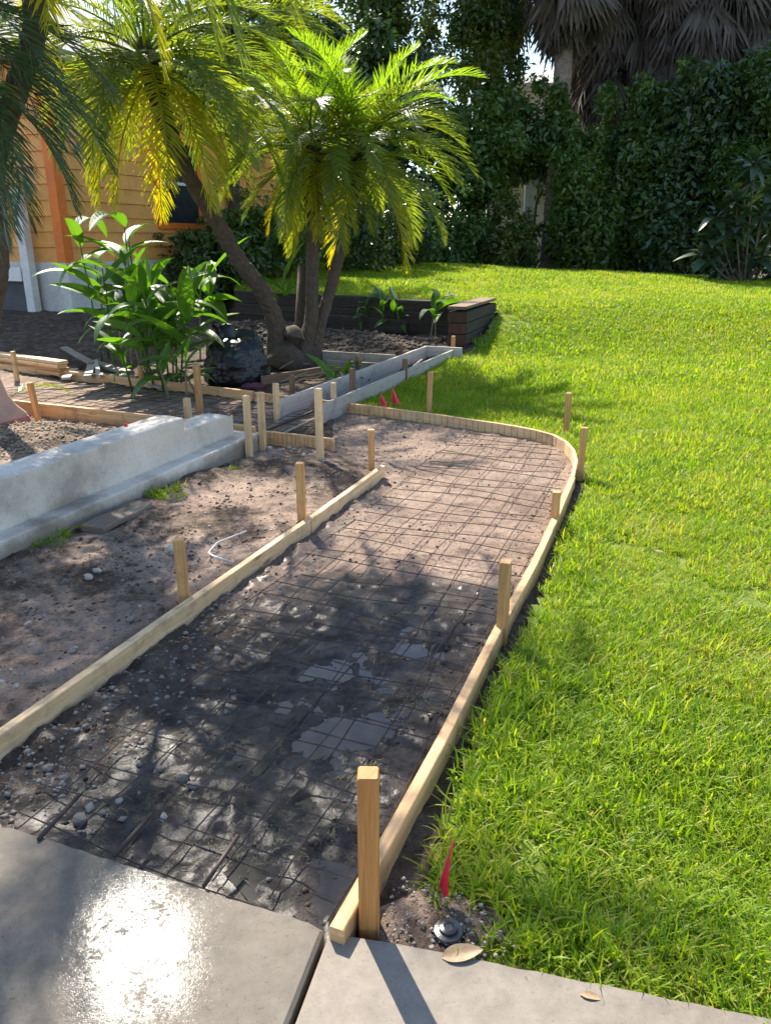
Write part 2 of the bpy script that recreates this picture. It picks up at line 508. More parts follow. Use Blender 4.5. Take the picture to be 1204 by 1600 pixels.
# ------------------------------------------------------------------ mesh helpers
class MB:
    def __init__(self):
        self.v, self.f, self.uv, self.mi = [], [], [], []

    def add(self, verts, faces, uvs=None, mi=0):
        o = len(self.v)
        self.v.extend([tuple(map(float, p)) for p in verts])
        for k, f in enumerate(faces):
            self.f.append(tuple(i + o for i in f))
            self.uv.append(uvs[k] if uvs else [(0, 0)] * len(f))
            self.mi.append(mi)

    def sweep(self, pts, sec_fn, cap=True, side=None):
        """section rings along a polyline; sec_fn(i,s)->list of (a,b) offsets in (side,up)"""
        pts = [Vector(p) for p in pts]
        n = len(pts)
        L, rings = [0.0], []
        for i in range(1, n):
            L.append(L[-1] + (pts[i] - pts[i - 1]).length)
        for i in range(n):
            t = (pts[min(i + 1, n - 1)] - pts[max(i - 1, 0)]).normalized()
            up = Vector((0, 0, 1))
            if abs(t.z) > 0.95:
                up = Vector((0, 1, 0))
            s = t.cross(up).normalized()
            if side is not None:
                s = Vector(side)
                s = (s - t * s.dot(t)).normalized()
            w = s.cross(t).normalized()
            rings.append([pts[i] + s * a + w * b for a, b in sec_fn(i, L[i])])
        k = len(rings[0])
        verts = [p for r in rings for p in r]
        per = [0.0]
        for j in range(k):
            per.append(per[-1] + (rings[0][(j + 1) % k] - rings[0][j]).length)
        faces, uvs = [], []
        for i in range(n - 1):
            for j in range(k):
                a, b = i * k + j, i * k + (j + 1) % k
                faces.append((a, b, b + k, a + k))
                uvs.append([(L[i], per[j]), (L[i], per[j + 1]), (L[i + 1], per[j + 1]), (L[i + 1], per[j])])
        if cap:
            for base, rev in ((0, True), ((n - 1) * k, False)):
                f = tuple(base + j for j in (range(k - 1, -1, -1) if rev else range(k)))
                faces.append(f)
                sec = sec_fn(0 if rev else n - 1, 0)
                uu = [(0.05 * sec[j % k][0], sec[j % k][1]) for j in (range(k - 1, -1, -1) if rev else range(k))]
                uvs.append(uu)
        self.add(verts, faces, uvs)

    def tube(self, pts, rad, k=6):
        r = rad if callable(rad) else (lambda i, s: rad)
        self.sweep(pts, lambda i, s: [(r(i, s) * math.cos(2 * math.pi * j / k), r(i, s) * math.sin(2 * math.pi * j / k)) for j in range(k)])

    def box(self, c, size, rot=None, ch=0.0):
        x, y, z = [d / 2 for d in size]
        vs_ = [Vector((sx * x, sy * y, sz * z)) for sx in (-1, 1) for sy in (-1, 1) for sz in (-1, 1)]
        if rot is not None:
            vs_ = [rot @ p for p in vs_]
        vs_ = [p + Vector(c) for p in vs_]
        fs = [(0, 1, 3, 2), (4, 6, 7, 5), (0, 4, 5, 1), (2, 3, 7, 6), (0, 2, 6, 4), (1, 5, 7, 3)]
        su = [(y * 2, z * 2), (y * 2, z * 2), (x * 2, z * 2), (x * 2, z * 2), (x * 2, y * 2), (x * 2, y * 2)]
        self.add(vs_, fs, [[(0, 0), (a, 0), (a, b), (0, b)] for a, b in su])

    def mesh(self, name, mats, smooth=False):
        me = bpy.data.meshes.new(name)
        me.from_pydata(self.v, [], self.f)
        uv = me.uv_layers.new(name='UVMap')
        flat = [c for f in self.uv for p in f for c in p]
        uv.data.foreach_set('uv', flat)
        for m in (mats if isinstance(mats, (list, tuple)) else [mats]):
            me.materials.append(m)
        me.polygons.foreach_set('material_index', self.mi)
        if smooth:
            me.polygons.foreach_set('use_smooth', [True] * len(me.polygons))
        me.update()
        return me

    def build(self, name, mats, parent=None, smooth=False):
        return link(name, self.mesh(name, mats, smooth), parent)


def link(name, data, parent=None, loc=None, rot=None, scl=None):
    o = bpy.data.objects.new(name, data)
    COL.objects.link(o)
    if parent is not None:
        o.parent = parent
    if loc is not None:
        o.location = loc
    if rot is not None:
        o.rotation_euler = rot
    if scl is not None:
        o.scale = scl if hasattr(scl, '__len__') else (scl, scl, scl)
    return o


def tag(o, label=None, cat=None, group=None, kind=None):
    for k, v in (('label', label), ('category', cat), ('group', group), ('kind', kind)):
        if v:
            o[k] = v
    return o


def empty(name, loc, label, cat, group=None, rz=0.0):
    o = link(name, None, loc=loc, rot=(0, 0, rz))
    o.empty_display_size = 0.1
    return tag(o, label, cat, group)


def fast_mesh(name, verts, quads, mat, tone=None, smooth=False, tris=False):
    me = bpy.data.meshes.new(name)
    nv, nf = len(verts), len(quads)
    k = quads.shape[1]
    me.vertices.add(nv)
    me.vertices.foreach_set('co', np.asarray(verts, np.float32).ravel())
    me.loops.add(nf * k)
    me.loops.foreach_set('vertex_index', np.asarray(quads, np.int32).ravel())
    me.polygons.add(nf)
    me.polygons.foreach_set('loop_start', np.arange(0, nf * k, k, dtype=np.int32))
    if smooth:
        me.polygons.foreach_set('use_smooth', np.ones(nf, bool))
    me.update(calc_edges=True)
    if tone is not None:
        a = me.attributes.new('tone', 'FLOAT', 'POINT')
        a.data.foreach_set('value', np.asarray(tone, np.float32))
    me.materials.append(mat)
    me.validate()
    return me


# ------------------------------------------------------------------ site layout (metres)
RB = [(-.11, 1.32), (-.01, 1.56), (.18, 2.03), (.44, 2.72), (.71, 3.39), (.94, 4.02), (1.22, 4.81)]
CURVE = [(1.22, 4.81), (1.335, 5.2), (1.385, 5.5), (1.385, 5.74), (1.335, 5.95), (1.23, 6.12), (1.10, 6.24), (.96, 6.35), (.55, 6.65), (.16, 6.90)]
FB = [(.16, 6.90), (-.5, 7.3), (-1.32, 7.76)]
FB2 = [(-1.34, 7.77), (-1.98, 8.12), (-3.06, 8.70), (-3.89, 9.14), (-5.2, 9.82)]
LB = [(-1.38, 1.72), (-1.21, 2.05), (-1.09, 2.36), (-.86, 2.94), (-.43, 4.0)]
LB2 = [(-.425, 4.012), (-.02, 5.08)]
TL0, TL1 = np.array([-.96, 6.8]), np.array([.54, 10.5])
TR0, TR1 = TL0 + V * 0.38, TL1 + V * 0.38
PATH = [(-1.4, 1.6), (-.11, 1.3)] + RB + CURVE + [(-.5, 7.3), (-.41, 5.8), (-.02, 5.08), (-.43, 4.0)]
STRIP = [(-1.0, 6.1), (-4.6, 7.65), (-5.6, 9.9), (-.5, 7.3)]
LAWN = [(.05, 1.35), (.12, 1.58), (.26, 2.02), (.52, 2.70), (.79, 3.37), (1.02, 4.0), (1.30, 4.79), (1.40, 5.12), (1.45, 5.5),
        (1.45, 5.77), (1.38, 6.0), (1.27, 6.19), (1.0, 6.42), (.6, 6.71), (.12, 7.02), (-.38, 7.31), (.935, 10.42), (1.2, 10.9),
        (1.82, 12.62), (1.5, 12.42), (-2.3, 13.85), (-3.2, 16), (-3.6, 20), (-4.5, 45), (60, 45), (60, -12), (5, 0.19), (.5, 1.215), (.2, 1.285)]


def lawn_z(X, Y):
    f = np.clip(1 - 0.045 * np.maximum(np.asarray(X) - 1, 0), 0.45, 1)
    z = (0.62 * ss(10.2, 13.6, Y) + 0.30 * ss(13, 20, Y)) * f
    z = z - 0.75 * ss(20.2, 26, Y)
    return z + 0.035 * fbm(np.asarray(X) * .5, np.asarray(Y) * .5, 3) * ss(1.0, 3.5, Y)


def left_d(X, Y):
    return (np.asarray(X) + .43) * V[0] + (np.asarray(Y) - 4.0) * V[1]


def bed_z(X, Y):
    X, Y = np.asarray(X, float), np.asarray(Y, float)
    z = 0.10 * ss(8.5, 12, Y) + 0.32 * ss(-2.2, -5.2, X) * ss(9.2, 13, Y)
    z = z + 0.16 * np.exp(-(((X + .3) / .8) ** 2 + ((Y - 11.3) / .55) ** 2))
    z = z + 0.25 * np.exp(-(((X + 2.0) / 1.2) ** 2 + ((Y - 12.2) / .8) ** 2))
    ld = left_d(X, Y)
    z = z + 0.05 * ss(0.0, -0.10, ld) * ss(5.7, 4.9, Y)
    # gravel fill behind the low wall
    z = z + 0.09 * ss(-1.38, -1.5, ld) * ss(6.35, 5.8, Y + .4 * X + .7)
    return z


PUD = [(650, 1017, .11, .05, .014), (530, 1052, .10, .06, .013), (545, 1140, .10, .09, .016), (478, 1250, .05, .05, .012), (525, 1405, .07, .12, .016),
       (408, 1030, .03, .025, .012), (600, 1080, .05, .03, .012)]
PUDW = [(*G(a, b), rx, ry, dz) for a, b, rx, ry, dz in PUD]


def micro(X, Y):
    X, Y = np.asarray(X, float), np.asarray(Y, float)
    near = 1.0
    p = inpoly(X, Y, PATH) | inpoly(X, Y, STRIP)
    rough = 0.030 * fbm(X * 4, Y * 4, 6, .58) + 0.018 * np.abs(fbm(X * 11 + 5, Y * 11, 4, .6))
    ld = left_d(X, Y)
    smooth = 0.010 * fbm(X * 5 + 31, Y * 5, 6, .6) + 0.005 * np.maximum(fbm(X * 16 + 3, Y * 16, 3, .6) - .12, 0) * 5
    wetr = 0.016 * fbm(X * 9 + 11, Y * 9, 5, .62) * ss(4.2, 3.0, Y)
    # crumbly shoulder along the left form board
    sh = ss(0.34, 0.05, ld) * ss(-.02, 0.03, ld) * ss(5.4, 4.4, Y)
    z = np.where(p, smooth + wetr + sh * (0.016 + 0.03 * fbm(X * 9, Y * 9 + 4, 5, .6)), rough)
    for x, y, rx, ry, dz in PUDW:
        g = np.exp(-(((X - x) / rx) ** 2 + ((Y - y) / ry) ** 2))
        z = z - g * dz
    z = z + 0.05 * fbm(X * 2.5, Y * 2.5, 5, .55) * (~p) * ss(7.5, 9, Y) * ss(30, 16, Y)
    return z


def gz(X, Y):
    X, Y = np.asarray(X, float), np.asarray(Y, float)
    il = inpoly(X, Y, LAWN)
    return np.where(il, lawn_z(X, Y), bed_z(X, Y))


def gz1(x, y):
    return float(gz(np.array([x]), np.array([y]))[0])


# ------------------------------------------------------------------ ground sheet
def axis(segs):
    out = [segs[0][0]]
    for a, b, step in segs:
        n = max(1, int(round((b - a) / step)))
        out.extend(np.linspace(a, b, n + 1)[1:].tolist())
    return np.array(out)


gx = axis([(-400, -60, 40), (-60, -12, 4), (-12, -6, .4), (-6, -2.6, .06), (-2.6, 1.5, .014), (1.5, 4, .1), (4, 14, .5), (14, 60, 4), (60, 400, 40)])
gy = axis([(-60, -2, 6), (-2, 1.1, .3), (1.1, 4.6, .014), (4.6, 7.6, .024), (7.6, 14.5, .07), (14.5, 30, .4), (30, 60, 3), (60, 600, 45)])
GX, GY = np.meshgrid(gx, gy, indexing='ij')
il = inpoly(GX, GY, LAWN)
GZ = np.where(il, lawn_z(GX, GY) - 0.06, bed_z(GX, GY) + micro(GX, GY) * ss(60, 20, GY))
nx, ny = GX.shape
idx = np.arange(nx * ny).reshape(nx, ny)
quads = np.stack([idx[:-1, :-1], idx[1:, :-1], idx[1:, 1:], idx[:-1, 1:]], -1).reshape(-1, 4)
gme = fast_mesh('ground', np.stack([GX, GY, GZ], -1).reshape(-1, 3), quads, M['soil'], smooth=True)
ip, ist = inpoly(GX, GY, PATH), inpoly(GX, GY, STRIP)
ld = left_d(GX, GY)
nz = fbm(GX * 1.3, GY * 1.3, 4)
# wet mud: the near end of the path where water has been running
along = GX * U[0] + GY * U[1]
wet = ip * ss(3.75, 2.9, along + 0.55 * nz + 0.25 * ld) * (0.50 + 0.72 * ss(.25, .60, ld))
wet = np.maximum(wet, 0.5 * (ss(.30, .08, ld) * ss(-.02, .02, ld) * ip * ss(5.3, 4.6, GY)))
wet = np.maximum(wet, (~ip) * (ld < 0) * 0.55 * ss(3.4, 2.5, GY + .5 * nz) * ss(-1.6, -.9, GX))
sand = np.where(ip, 0.98 - .75 * ss(3.3, 2.4, along + .5 * nz), np.where(ist, 0.9, 0.0))
leftdirt = (~ip) & (~ist) & (ld < 0) & (GY < 6.2)
sand = np.where(leftdirt, 0.54 + 0.55 * fbm(GX * 1.1 + 4, GY * 1.1, 3), sand)
sand = np.where((ld < -1.38) & (GY < 7.2) & (GY > 3), 0.65, sand)
sand = np.where((GY > 9) & (~ip) & (~ist), 0.12 + .25 * np.exp(-(((GX + .3) / .9) ** 2 + ((GY - 11.3) / .7) ** 2)), sand)
for nm, arr in (('wet', wet), ('sand', sand)):
    at_ = gme.attributes.new(nm, 'FLOAT', 'POINT')
    at_.data.foreach_set('value', arr.astype(np.float32).ravel())
ground = link('ground', gme)
tag(ground, kind='structure')

# lawn sheet (its own soil, a hand higher than the path)
lx = axis([(-6, .0, .2), (.0, 2.0, .04), (2, 5, .12), (5, 16, .5), (16, 60, 4)])
ly = axis([(-3, .9, .3), (.9, 7.5, .04), (7.5, 14, .1), (14, 28, .35), (28, 45, 2)])
LX, LY = np.meshgrid(lx, ly, indexing='ij')
LZ = lawn_z(LX, LY) + 0.012 + 0.012 * fbm(LX * 5, LY * 5, 4)
nx2, ny2 = LX.shape
idx = np.arange(nx2 * ny2).reshape(nx2, ny2)
q = np.stack([idx[:-1, :-1], idx[1:, :-1], idx[1:, 1:], idx[:-1, 1:]], -1).reshape(-1, 4)
cx = LX.ravel()[q].mean(1)
cy = LY.ravel()[q].mean(1)
pocket = (((cx - .11) / .11) ** 2 + ((cy - 1.365) / .085) ** 2) < 1
q = q[inpoly(cx, cy, LAWN) & ~pocket]
used = np.unique(q)
remap = -np.ones(nx2 * ny2, int)
remap[used] = np.arange(len(used))
lme = fast_mesh('lawn', np.stack([LX, LY, LZ], -1).reshape(-1, 3)[used], remap[q], M['lawn'], smooth=True)
tag(link('lawn', lme), kind='structure')

# concrete pavement slabs
def prism(name, poly, z0, z1, mat, parent=None, ch=0.008):
    mb = MB()
    n = len(poly)
    c = np.mean(np.array(poly), 0)
    inner = []
    for i in range(n):
        p0, p1, p2 = np.array(poly[i - 1]), np.array(poly[i]), np.array(poly[(i + 1) % n])
        a = (p0 - p1) / np.linalg.norm(p0 - p1)
        b = (p2 - p1) / np.linalg.norm(p2 - p1)
        inner.append(p1 + (a + b) / max(abs(a[0] * b[1] - a[1] * b[0]), .2) * ch)
    vs_ = [(p[0], p[1], z0) for p in poly] + [(p[0], p[1], z1 - ch) for p in poly] + [(p[0], p[1], z1) for p in inner]
    fs = [tuple(range(n - 1, -1, -1)), tuple(range(2 * n, 3 * n))]
    for k in (0, n):
        for i in range(n):
            fs.append((k + i, k + (i + 1) % n, k + n + (i + 1) % n, k + n + i))
    mb.add(vs_, fs)
    return mb.build(name, mat, parent)


def wobble(p, q, n, amp):
    p, q = np.array(p), np.array(q)
    d = (q - p) / np.linalg.norm(q - p)
    nn = np.array([-d[1], d[0]])
    L_ = np.linalg.norm(q - p)
    return [tuple(p + (q - p) * t + nn * amp * (0 < t < 1) * float(1.6 * fbm(np.array([t * L_ * 6 + 3.3]), np.array([p[0] * 9 + .5]), 3)[0])) for t in np.linspace(0, 1, n)]


sl = prism('pavement_slab', [(-.735, -1.0), (-.142, 1.352)] + wobble((-.15, 1.36), (-1.05, 1.685), 60, .007)[1:] + [(-3.2, 2.45), (-3.4, -1)], -.12, .05, M['slab_wet'])
tag(sl, 'wet grey concrete slab with a blinding sun glint', 'pavement', kind='structure')
sr = prism('pavement_slab', [(-.722, -1.0), (4.5, -1.0), (4.5, .30)] + wobble((4.0, .40), (.02, 1.318), 90, .008)[1:] + [(-.129, 1.352)], -.12, .046, M['slab_dry'])
tag(sr, 'dry tan concrete slab crossed by the stake shadow', 'pavement', kind='structure')

# puddles lying in the hollows
for i, (x, y, rx, ry, dz) in enumerate(PUDW):
    mb = MB()
    k = 28
    zz = gz1(x, y) - dz * 0.62
    ring = [(x + rx * 1.35 * math.cos(2 * math.pi * j / k) * (1 + .15 * math.sin(3 * j + i)), y + ry * 1.35 * math.sin(2 * math.pi * j / k) * (1 + .15 * math.cos(2.3 * j)), zz) for j in range(k)]
    mb.add([(x, y, zz)] + ring, [(0, 1 + j, 1 + (j + 1) % k) for j in range(k)])
    tag(mb.build('puddle', M['water']), kind='structure')


for (px, py, a_, b_, zz) in ((560, 1085, .50, .26, -.0024), (640, 985, .22, .16, -.0026), (470, 1385, .12, .20, -.0028), (420, 1180, .22, .16, -.0040)):
    x, y = G(px, py)
    mb = MB()
    k = 40
    ring = []
    for j in range(k):
        t = 2 * math.pi * j / k
        p = np.array([x, y]) + U * a_ * math.cos(t) * (1 + .18 * math.sin(3 * t + px)) + V * b_ * math.sin(t) * (1 + .2 * math.cos(2 * t + py))
        ring.append((p[0], p[1], zz))
    mb.add([(x, y, zz)] + ring, [(0, 1 + j, 1 + (j + 1) % k) for j in range(k)])
    tag(mb.build('puddle', M['water']), kind='structure')

# ------------------------------------------------------------------ form boards and stakes
def rect_sec(t, h, ch=0.003):
    a, b = t / 2, h / 2
    return [(-a + ch, -b), (a - ch, -b), (a, -b + ch), (a, b - ch), (a - ch, b), (-a + ch, b), (-a, b - ch), (-a, -b + ch)]


def board(name, pts, z0, z1, t, mat, label, cat='form board', group=None, parent=None, zs=None):
    mb = MB()
    out = []
    pts = [np.array(p) for p in pts]
    acc = []
    for i in range(len(pts) - 1):
        n = max(1, int(np.linalg.norm(pts[i + 1] - pts[i]) / .25))
        for k in range(n):
            acc.append(pts[i] + (pts[i + 1] - pts[i]) * k / n)
    acc.append(pts[-1])
    n = len(acc)
    for i, p in enumerate(acc):
        f = i / (n - 1)
        zc = (z0 + z1) / 2 + (zs[0] * (1 - f) + zs[1] * f if zs else 0) + .0015 * math.sin(i * 2.1)
        out.append((p[0], p[1], zc))
    h = z1 - z0
    mb.sweep(out, lambda i, s: rect_sec(t, h))
    o = mb.build(name, mat, parent)
    if label:
        tag(o, label, cat, group)
    return o


board('form_board', RB, -.02, .088, .036, M['pine'], 'long pine form board along the lawn side of the path')
board('form_board', CURVE, -.02, .092, .024, M['pine_pale'], 'bent pine form board curving round the far corner of the path')
board('form_board', FB, -.02, .092, .03, M['pine'], 'straight pine form board across the far end of the path')
board('form_board', FB2, -.01, .10, .034, M['pine'], 'long pine form board on the far side of the left strip')
board('form_board', LB, -.015, .092, .036, M['pine_pale'], 'long pale pine form board along the left side of the path')
board('form_board', LB2, -.015, .090, .036, M['pine_pale'], 'shorter pale pine form board continuing the left side, ending mid path')
board('form_board', [(-4.4, 7.58), (-2.5, 6.74), (-1.06, 6.105)], -.02, .125, .034, M['pine'], 'pine form board on the near side of the left strip')
board('form_board', [(-1.01, 6.07), (-.40, 5.80)], -.02, .10, .03, M['pine'], 'short saw-kerfed pine board between three stakes by the wall end')
board('form_board', [(-1.135, 5.74), (-1.02, 6.03)], -.02, .09, .03, M['pine'], 'very short pine board closing the end of the wall footing')
# saw kerfs on the bent boards
def kerfs(pl, n, z0, z1, off, parent, t0=0.0, t1=1.0):
    pl = [np.array(p) for p in pl]
    seg = [np.linalg.norm(pl[i + 1] - pl[i]) for i in range(len(pl) - 1)]
    tot = sum(seg)
    for k in range(n):
        mb = MB()
        s = tot * (t0 + (t1 - t0) * (k + .5) / n) + random.uniform(-.006, .006)
        i = 0
        while i < len(seg) - 1 and s > seg[i]:
            s -= seg[i]
            i += 1
        d = (pl[i + 1] - pl[i]) / seg[i]
        nn = np.array([d[1], -d[0]])
        p = pl[i] + d * s + nn * off
        mb.box((p[0], p[1], (z0 + z1) / 2), (.0025, .003, z1 - z0), Matrix.Rotation(math.atan2(d[1], d[0]), 3, 'Z'))
        mb.build('saw_kerf', M['stake_brown'], parent)


fbs = [o for o in COL.objects if o.name.startswith('form_board')]
kerfs(CURVE, 26, 0.0, .088, -.0125, fbs[1], .40, 1.0)
kerfs(FB, 14, 0.0, .088, -.0155, fbs[2], 0, .45)
kerfs([(-1.01, 6.07), (-.40, 5.80)], 17, 0, .096, .0155, fbs[7])

NST = [0]


def stake(px, py, ptop, label, mat='stake', w=.045, z0=None, lean=(0, 0), t=None, rz=None):
    NST[0] += 1
    x, y = G(px, py, 0.03)
    zg = gz1(x, y)
    if z0 is not None:
        zg = z0
        x, y = G(px, py, zg)
    top = AT(px, ptop, y)[2]
    mb = MB()
    nseg = 6
    t = t or w
    r0 = -0.12
    pts = [(lean[0] * f, lean[1] * f, r0 + (top - zg - r0) * f) for f in np.linspace(0, 1, nseg)]
    ang = math.atan2(U[1], U[0]) + (rz if rz is not None else random.uniform(-.22, .22))
    sd_ = (math.cos(ang), math.sin(ang), 0)

    def sec(i, s):
        return rect_sec(t, w, .0035)
    pts2 = pts[:-1] + [tuple(np.array(pts[-1]) - np.array((0, 0, .004)))]
    mb.sweep(pts2, sec, side=sd_)
    # chamfered top
    last = len(mb.v) - 8
    topv = [Vector(p) for p in mb.v[last:last + 8]]
    c = sum(topv, Vector()) / 8
    mb.add([c + (p - c) * .90 + Vector((0, 0, .004)) for p in topv], [tuple(range(8))], [[(.05 * math.cos(j), .03 * math.sin(j)) for j in range(8)]])
    n = len(mb.v)
    for j in range(8):
        a, b = last + j, last + (j + 1) % 8
        mb.f.append((a, b, n - 8 + (j + 1) % 8, n - 8 + j))
        mb.uv.append([(0, j * .01), (0, j * .01 + .01), (.004, j * .01 + .01), (.004, j * .01)])
        mb.mi.append(0)
    o = mb.build('wooden_stake', M[mat])
    o.location = (x, y, zg)
    tag(o, label, 'stake', 'wooden stakes holding the form boards')
    return o


stake(577, 1446, 1207, 'nearest thick orange-brown stake standing at the front corner of the path', 'stake_orange', .047, rz=.35)
stake(783, 996, 877, 'stake against the lawn-side board, second from the pavement', rz=.1)
stake(865, 822, 768, 'stake against the lawn-side board, third from the pavement')
stake(904, 745, 668, 'stake on the lawn where the curved board begins', lean=(.01, 0))
stake(884, 672, 614, 'stake on the lawn behind the far bend of the curved board')
stake(669, 645, 581, 'pale stake on shaded grass behind the far form board', lean=(.012, 0))
stake(289, 946, 842, 'striped stake behind the left board, nearest the camera on that side', rz=.5)
stake(472, 818, 723, 'brownish stake behind the left board at its joint', rz=.3)
stake(580, 736, 671, 'stake at the far open end of the left board', rz=.4)
stake(500, 712, 607, 'tall pale stake at the right end of the short kerfed board', 'pine_pale')
stake(390, 710, 618, 'pale stake at the end of the wall footing, left of the pair', 'pine_pale')
stake(411, 698, 613, 'pale stake at the wall end, right one of the close pair', 'pine_pale')
stake(313, 648, 571, 'tall stake in the left strip standing behind the concrete wall end', 'stake', .05)
stake(222, 602, 571, 'short stake behind the long far board in front of the ginger plants')
stake(27, 592, 549, 'short stake behind the far board beside the lumber pile', 'pine_pale')
stake(62, 656, 598, 'leaning stake on the gravel side of the near left board', lean=(-.035, 0))
stake(271, 668, 642, 'stubby brown stake peeking above the low concrete wall', 'stake_brown', .05)
stake(295, 660, 622, 'pale stake peeking above the low concrete wall beside a brown stub', 'pine_pale', .05)
stake(433, 655, 599, 'pale stake at the corner of the far board and the trench', 'pine_pale')
stake(522, 645, 598, 'pale stake inside the mouth of the grey trench', 'pine_pale')
stake(551, 629, 576, 'dark brown stake standing in the trench mouth between grey boards', 'stake_brown', .05)
stake(632, 597, 561, 'dark brown stake midway along the lawn-side trench board', 'stake_brown', .055)
stake(457, 619, 586, 'weathered brown stake before the palm base debris', 'stake_brown', .05)
stake(559, 590, 556, 'dark brown stake among leaves left of the trench', 'stake_brown', .05)
stake(626, 560, 536, 'thin brown stake in the dug soil left of the trench', 'stake_brown', .045)
stake(707, 555, 525, 'pale brown stake at the far right corner of the trench', 'stake', .05)

# trench of grey boards running back to the timber wall
board('trench_board', [TL0, TL1], -.03, .20, .03, M['form_grey'], 'tall grey board along the palm side of the narrow trench', 'form board')
board('trench_board', [TR0, TR1], -.03, .17, .03, M['form_grey'], 'tall grey board along the lawn side of the narrow trench', 'form board')
board('trench_board', [TL1 + U * .02 - V * .02, TR1 + U * .02 + V * .12], -.0, .20, .03, M['form_grey'], 'short grey board closing the far end of the trench', 'form board')
b0 = np.array([.16, 9.72])
board('planter_board', [b0 - V * .04, b0 - V * 2.0], 0.04, .19, .03, M['grey_wood'], 'weathered board edging the soil bed behind the palm clump', 'edging board')
board('planter_board', [b0 - U * .28 - V * .03, b0 - U * .28 - V * .85], 0.02, .12, .03, M['grey_wood'], 'lower weathered board in front of the bed edging', 'edging board')
board('planter_board', [G(408, 596, .07), G(522, 574, .1)], 0.0, .13, .022, M['stake_brown'], 'thin dark edging board below the palm base', 'edging board')

# reinforcing bars in the trench
def bar(name, pts, r, label, cat, mat='wire', k=6):
    mb = MB()
    mb.tube(pts, r, k)
    o = mb.build(name, M[mat], smooth=True)
    if label:
        tag(o, label, cat)
    return o


mid = (TL0 + TR0) / 2
bar('reinforcing_bar', [(*(mid - U * .9 + V * .0), .06), (*(mid + U * 1.2), .05), (*(mid + U * 2.6), .06)], .010, 'long dark steel bar lying along the trench', 'steel bar')
bar('reinforcing_bar', [(*(mid - U * .75 + V * .15), .05), (*(mid + U * .3 + V * .14), .045)], .010, 'short pale steel bar in the trench mouth', 'steel bar', 'grey_wood')
bar('reinforcing_bar', [(*(mid + U * 2.3 + V * .1), .06), (*(mid + U * 3.3 + V * .02), .12)], .014, 'pale stick lying at the far end of the trench', 'stick', 'straw')

# ------------------------------------------------------------------ low stuccoed wall and footing
W0 = np.array([-1.155, 5.72])          # visible face at the far end
def wall_section(name, s0, s1, t, z0, z1, parent, rnd0, rnd1, off=0.0):
    mb = MB()
    ns = max(4, int((s1 - s0) / .06))
    rings = []
    rr = .014
    for i in range(ns + 1):
        s = s0 + (s1 - s0) * i / ns
        c = W0 - U * s
        wob = .004 * math.sin(s * 5) + .003 * math.sin(s * 13 + 1)
        ez = 0
        if rnd0 and s - s0 < .12:
            ez = -.035 * (1 - (s - s0) / .12) ** 2
        prof = [(0, z0), (0 + wob, z1 - rr)]
        for a in (30, 60):
            prof.append((-rr + rr * math.cos(math.radians(a)) + wob, z1 - rr + rr * math.sin(math.radians(a)) + ez))
        prof += [(-rr, z1 + ez + .002 * math.sin(s * 9)), (-t / 2, z1 + .004 + ez), (-t + rr, z1 + ez)]
        for a in (120, 150):
            prof.append((-t + rr + rr * math.cos(math.radians(a)), z1 - rr + rr * math.sin(math.radians(a)) + ez))
        prof += [(-t, z1 - rr), (-t, z0)]
        rings.append([(c[0] + V[0] * (a + off), c[1] + V[1] * (a + off), b) for a, b in prof])
    k = len(rings[0])
    vs_ = [p for r in rings for p in r]
    fs = []
    for i in range(ns):
        for j in range(k):
            a, b = i * k + j, i * k + (j + 1) % k
            fs.append((a, a + k, b + k, b))
    fs.append(tuple(range(k)))
    fs.append(tuple(range(ns * k + k - 1, ns * k - 1, -1)))
    mb.add(vs_, fs)
    return mb.build(name, M['stucco'], parent)


lw = empty('concrete_wall', (0, 0, 0), 'low grey stuccoed wall with a stepped top, running from the left edge', 'low wall')
wall_section('wall_cap_section', 0.0, .62, 0.20, .02, .318, lw, True, False)
wall_section('wall_main_section', .62, 4.3, .225, .02, .41, lw, False, False, off=.012)
wall_section('footing', -.22, 4.3, .50, -.15, .145, lw, True, False, off=.13)
# red cap on the wall top
mb = MB()
c = W0 - U * .98 - V * .17
mb.tube([(c[0], c[1], .412), (c[0], c[1], .428)], .013, 12)
mb.tube([(c[0], c[1], .428), (c[0], c[1], .432)], .010, 12)
tag(mb.build('red_cap', M['red_flag']), 'tiny red plastic cap lying on top of the low wall', 'cap')

# ------------------------------------------------------------------ welded wire mesh
def wire_sheet(name, origin, du, dv, nu, nv, pitch, zf, label, clip):
    e = empty(name, (0, 0, 0), label, 'wire mesh')
    o = np.array(origin)
    for fam, (d, e2, n, ln) in enumerate(((du, dv, nv, nu), (dv, du, nu, nv))):
        for k in range(n + 1):
            ph = rng.random(4) * 6.28
            pts = []
            for s in np.linspace(0, ln * pitch, max(4, int(ln * 2.5))):
                p = o + np.array(d) * s + np.array(e2) * k * pitch
                p = p + np.array(e2) * (.010 * math.sin(s * 2.1 + ph[0]) + .006 * math.sin(s * 5.3 + ph[1]))
                z = zf(p[0], p[1]) + .012 * math.sin(s * 2.6 + ph[2]) + .007 * math.sin(s * 7 + ph[3]) + (.006 if fam else 0)
                pts.append((p[0], p[1], z))
            P_ = np.array(pts)
            keep = inpoly(P_[:, 0], P_[:, 1], clip)
            run, best = [], []
            for q_, f in zip(pts, keep):
                if f:
                    run.append(q_)
                else:
                    best = run if len(run) > len(best) else best
                    run = []
            best = run if len(run) > len(best) else best
            if len(best) > 2:
                mb = MB()
                mb.tube(best, .0026, 4)
                mb.build('wire', M['wire'], e)
    return e


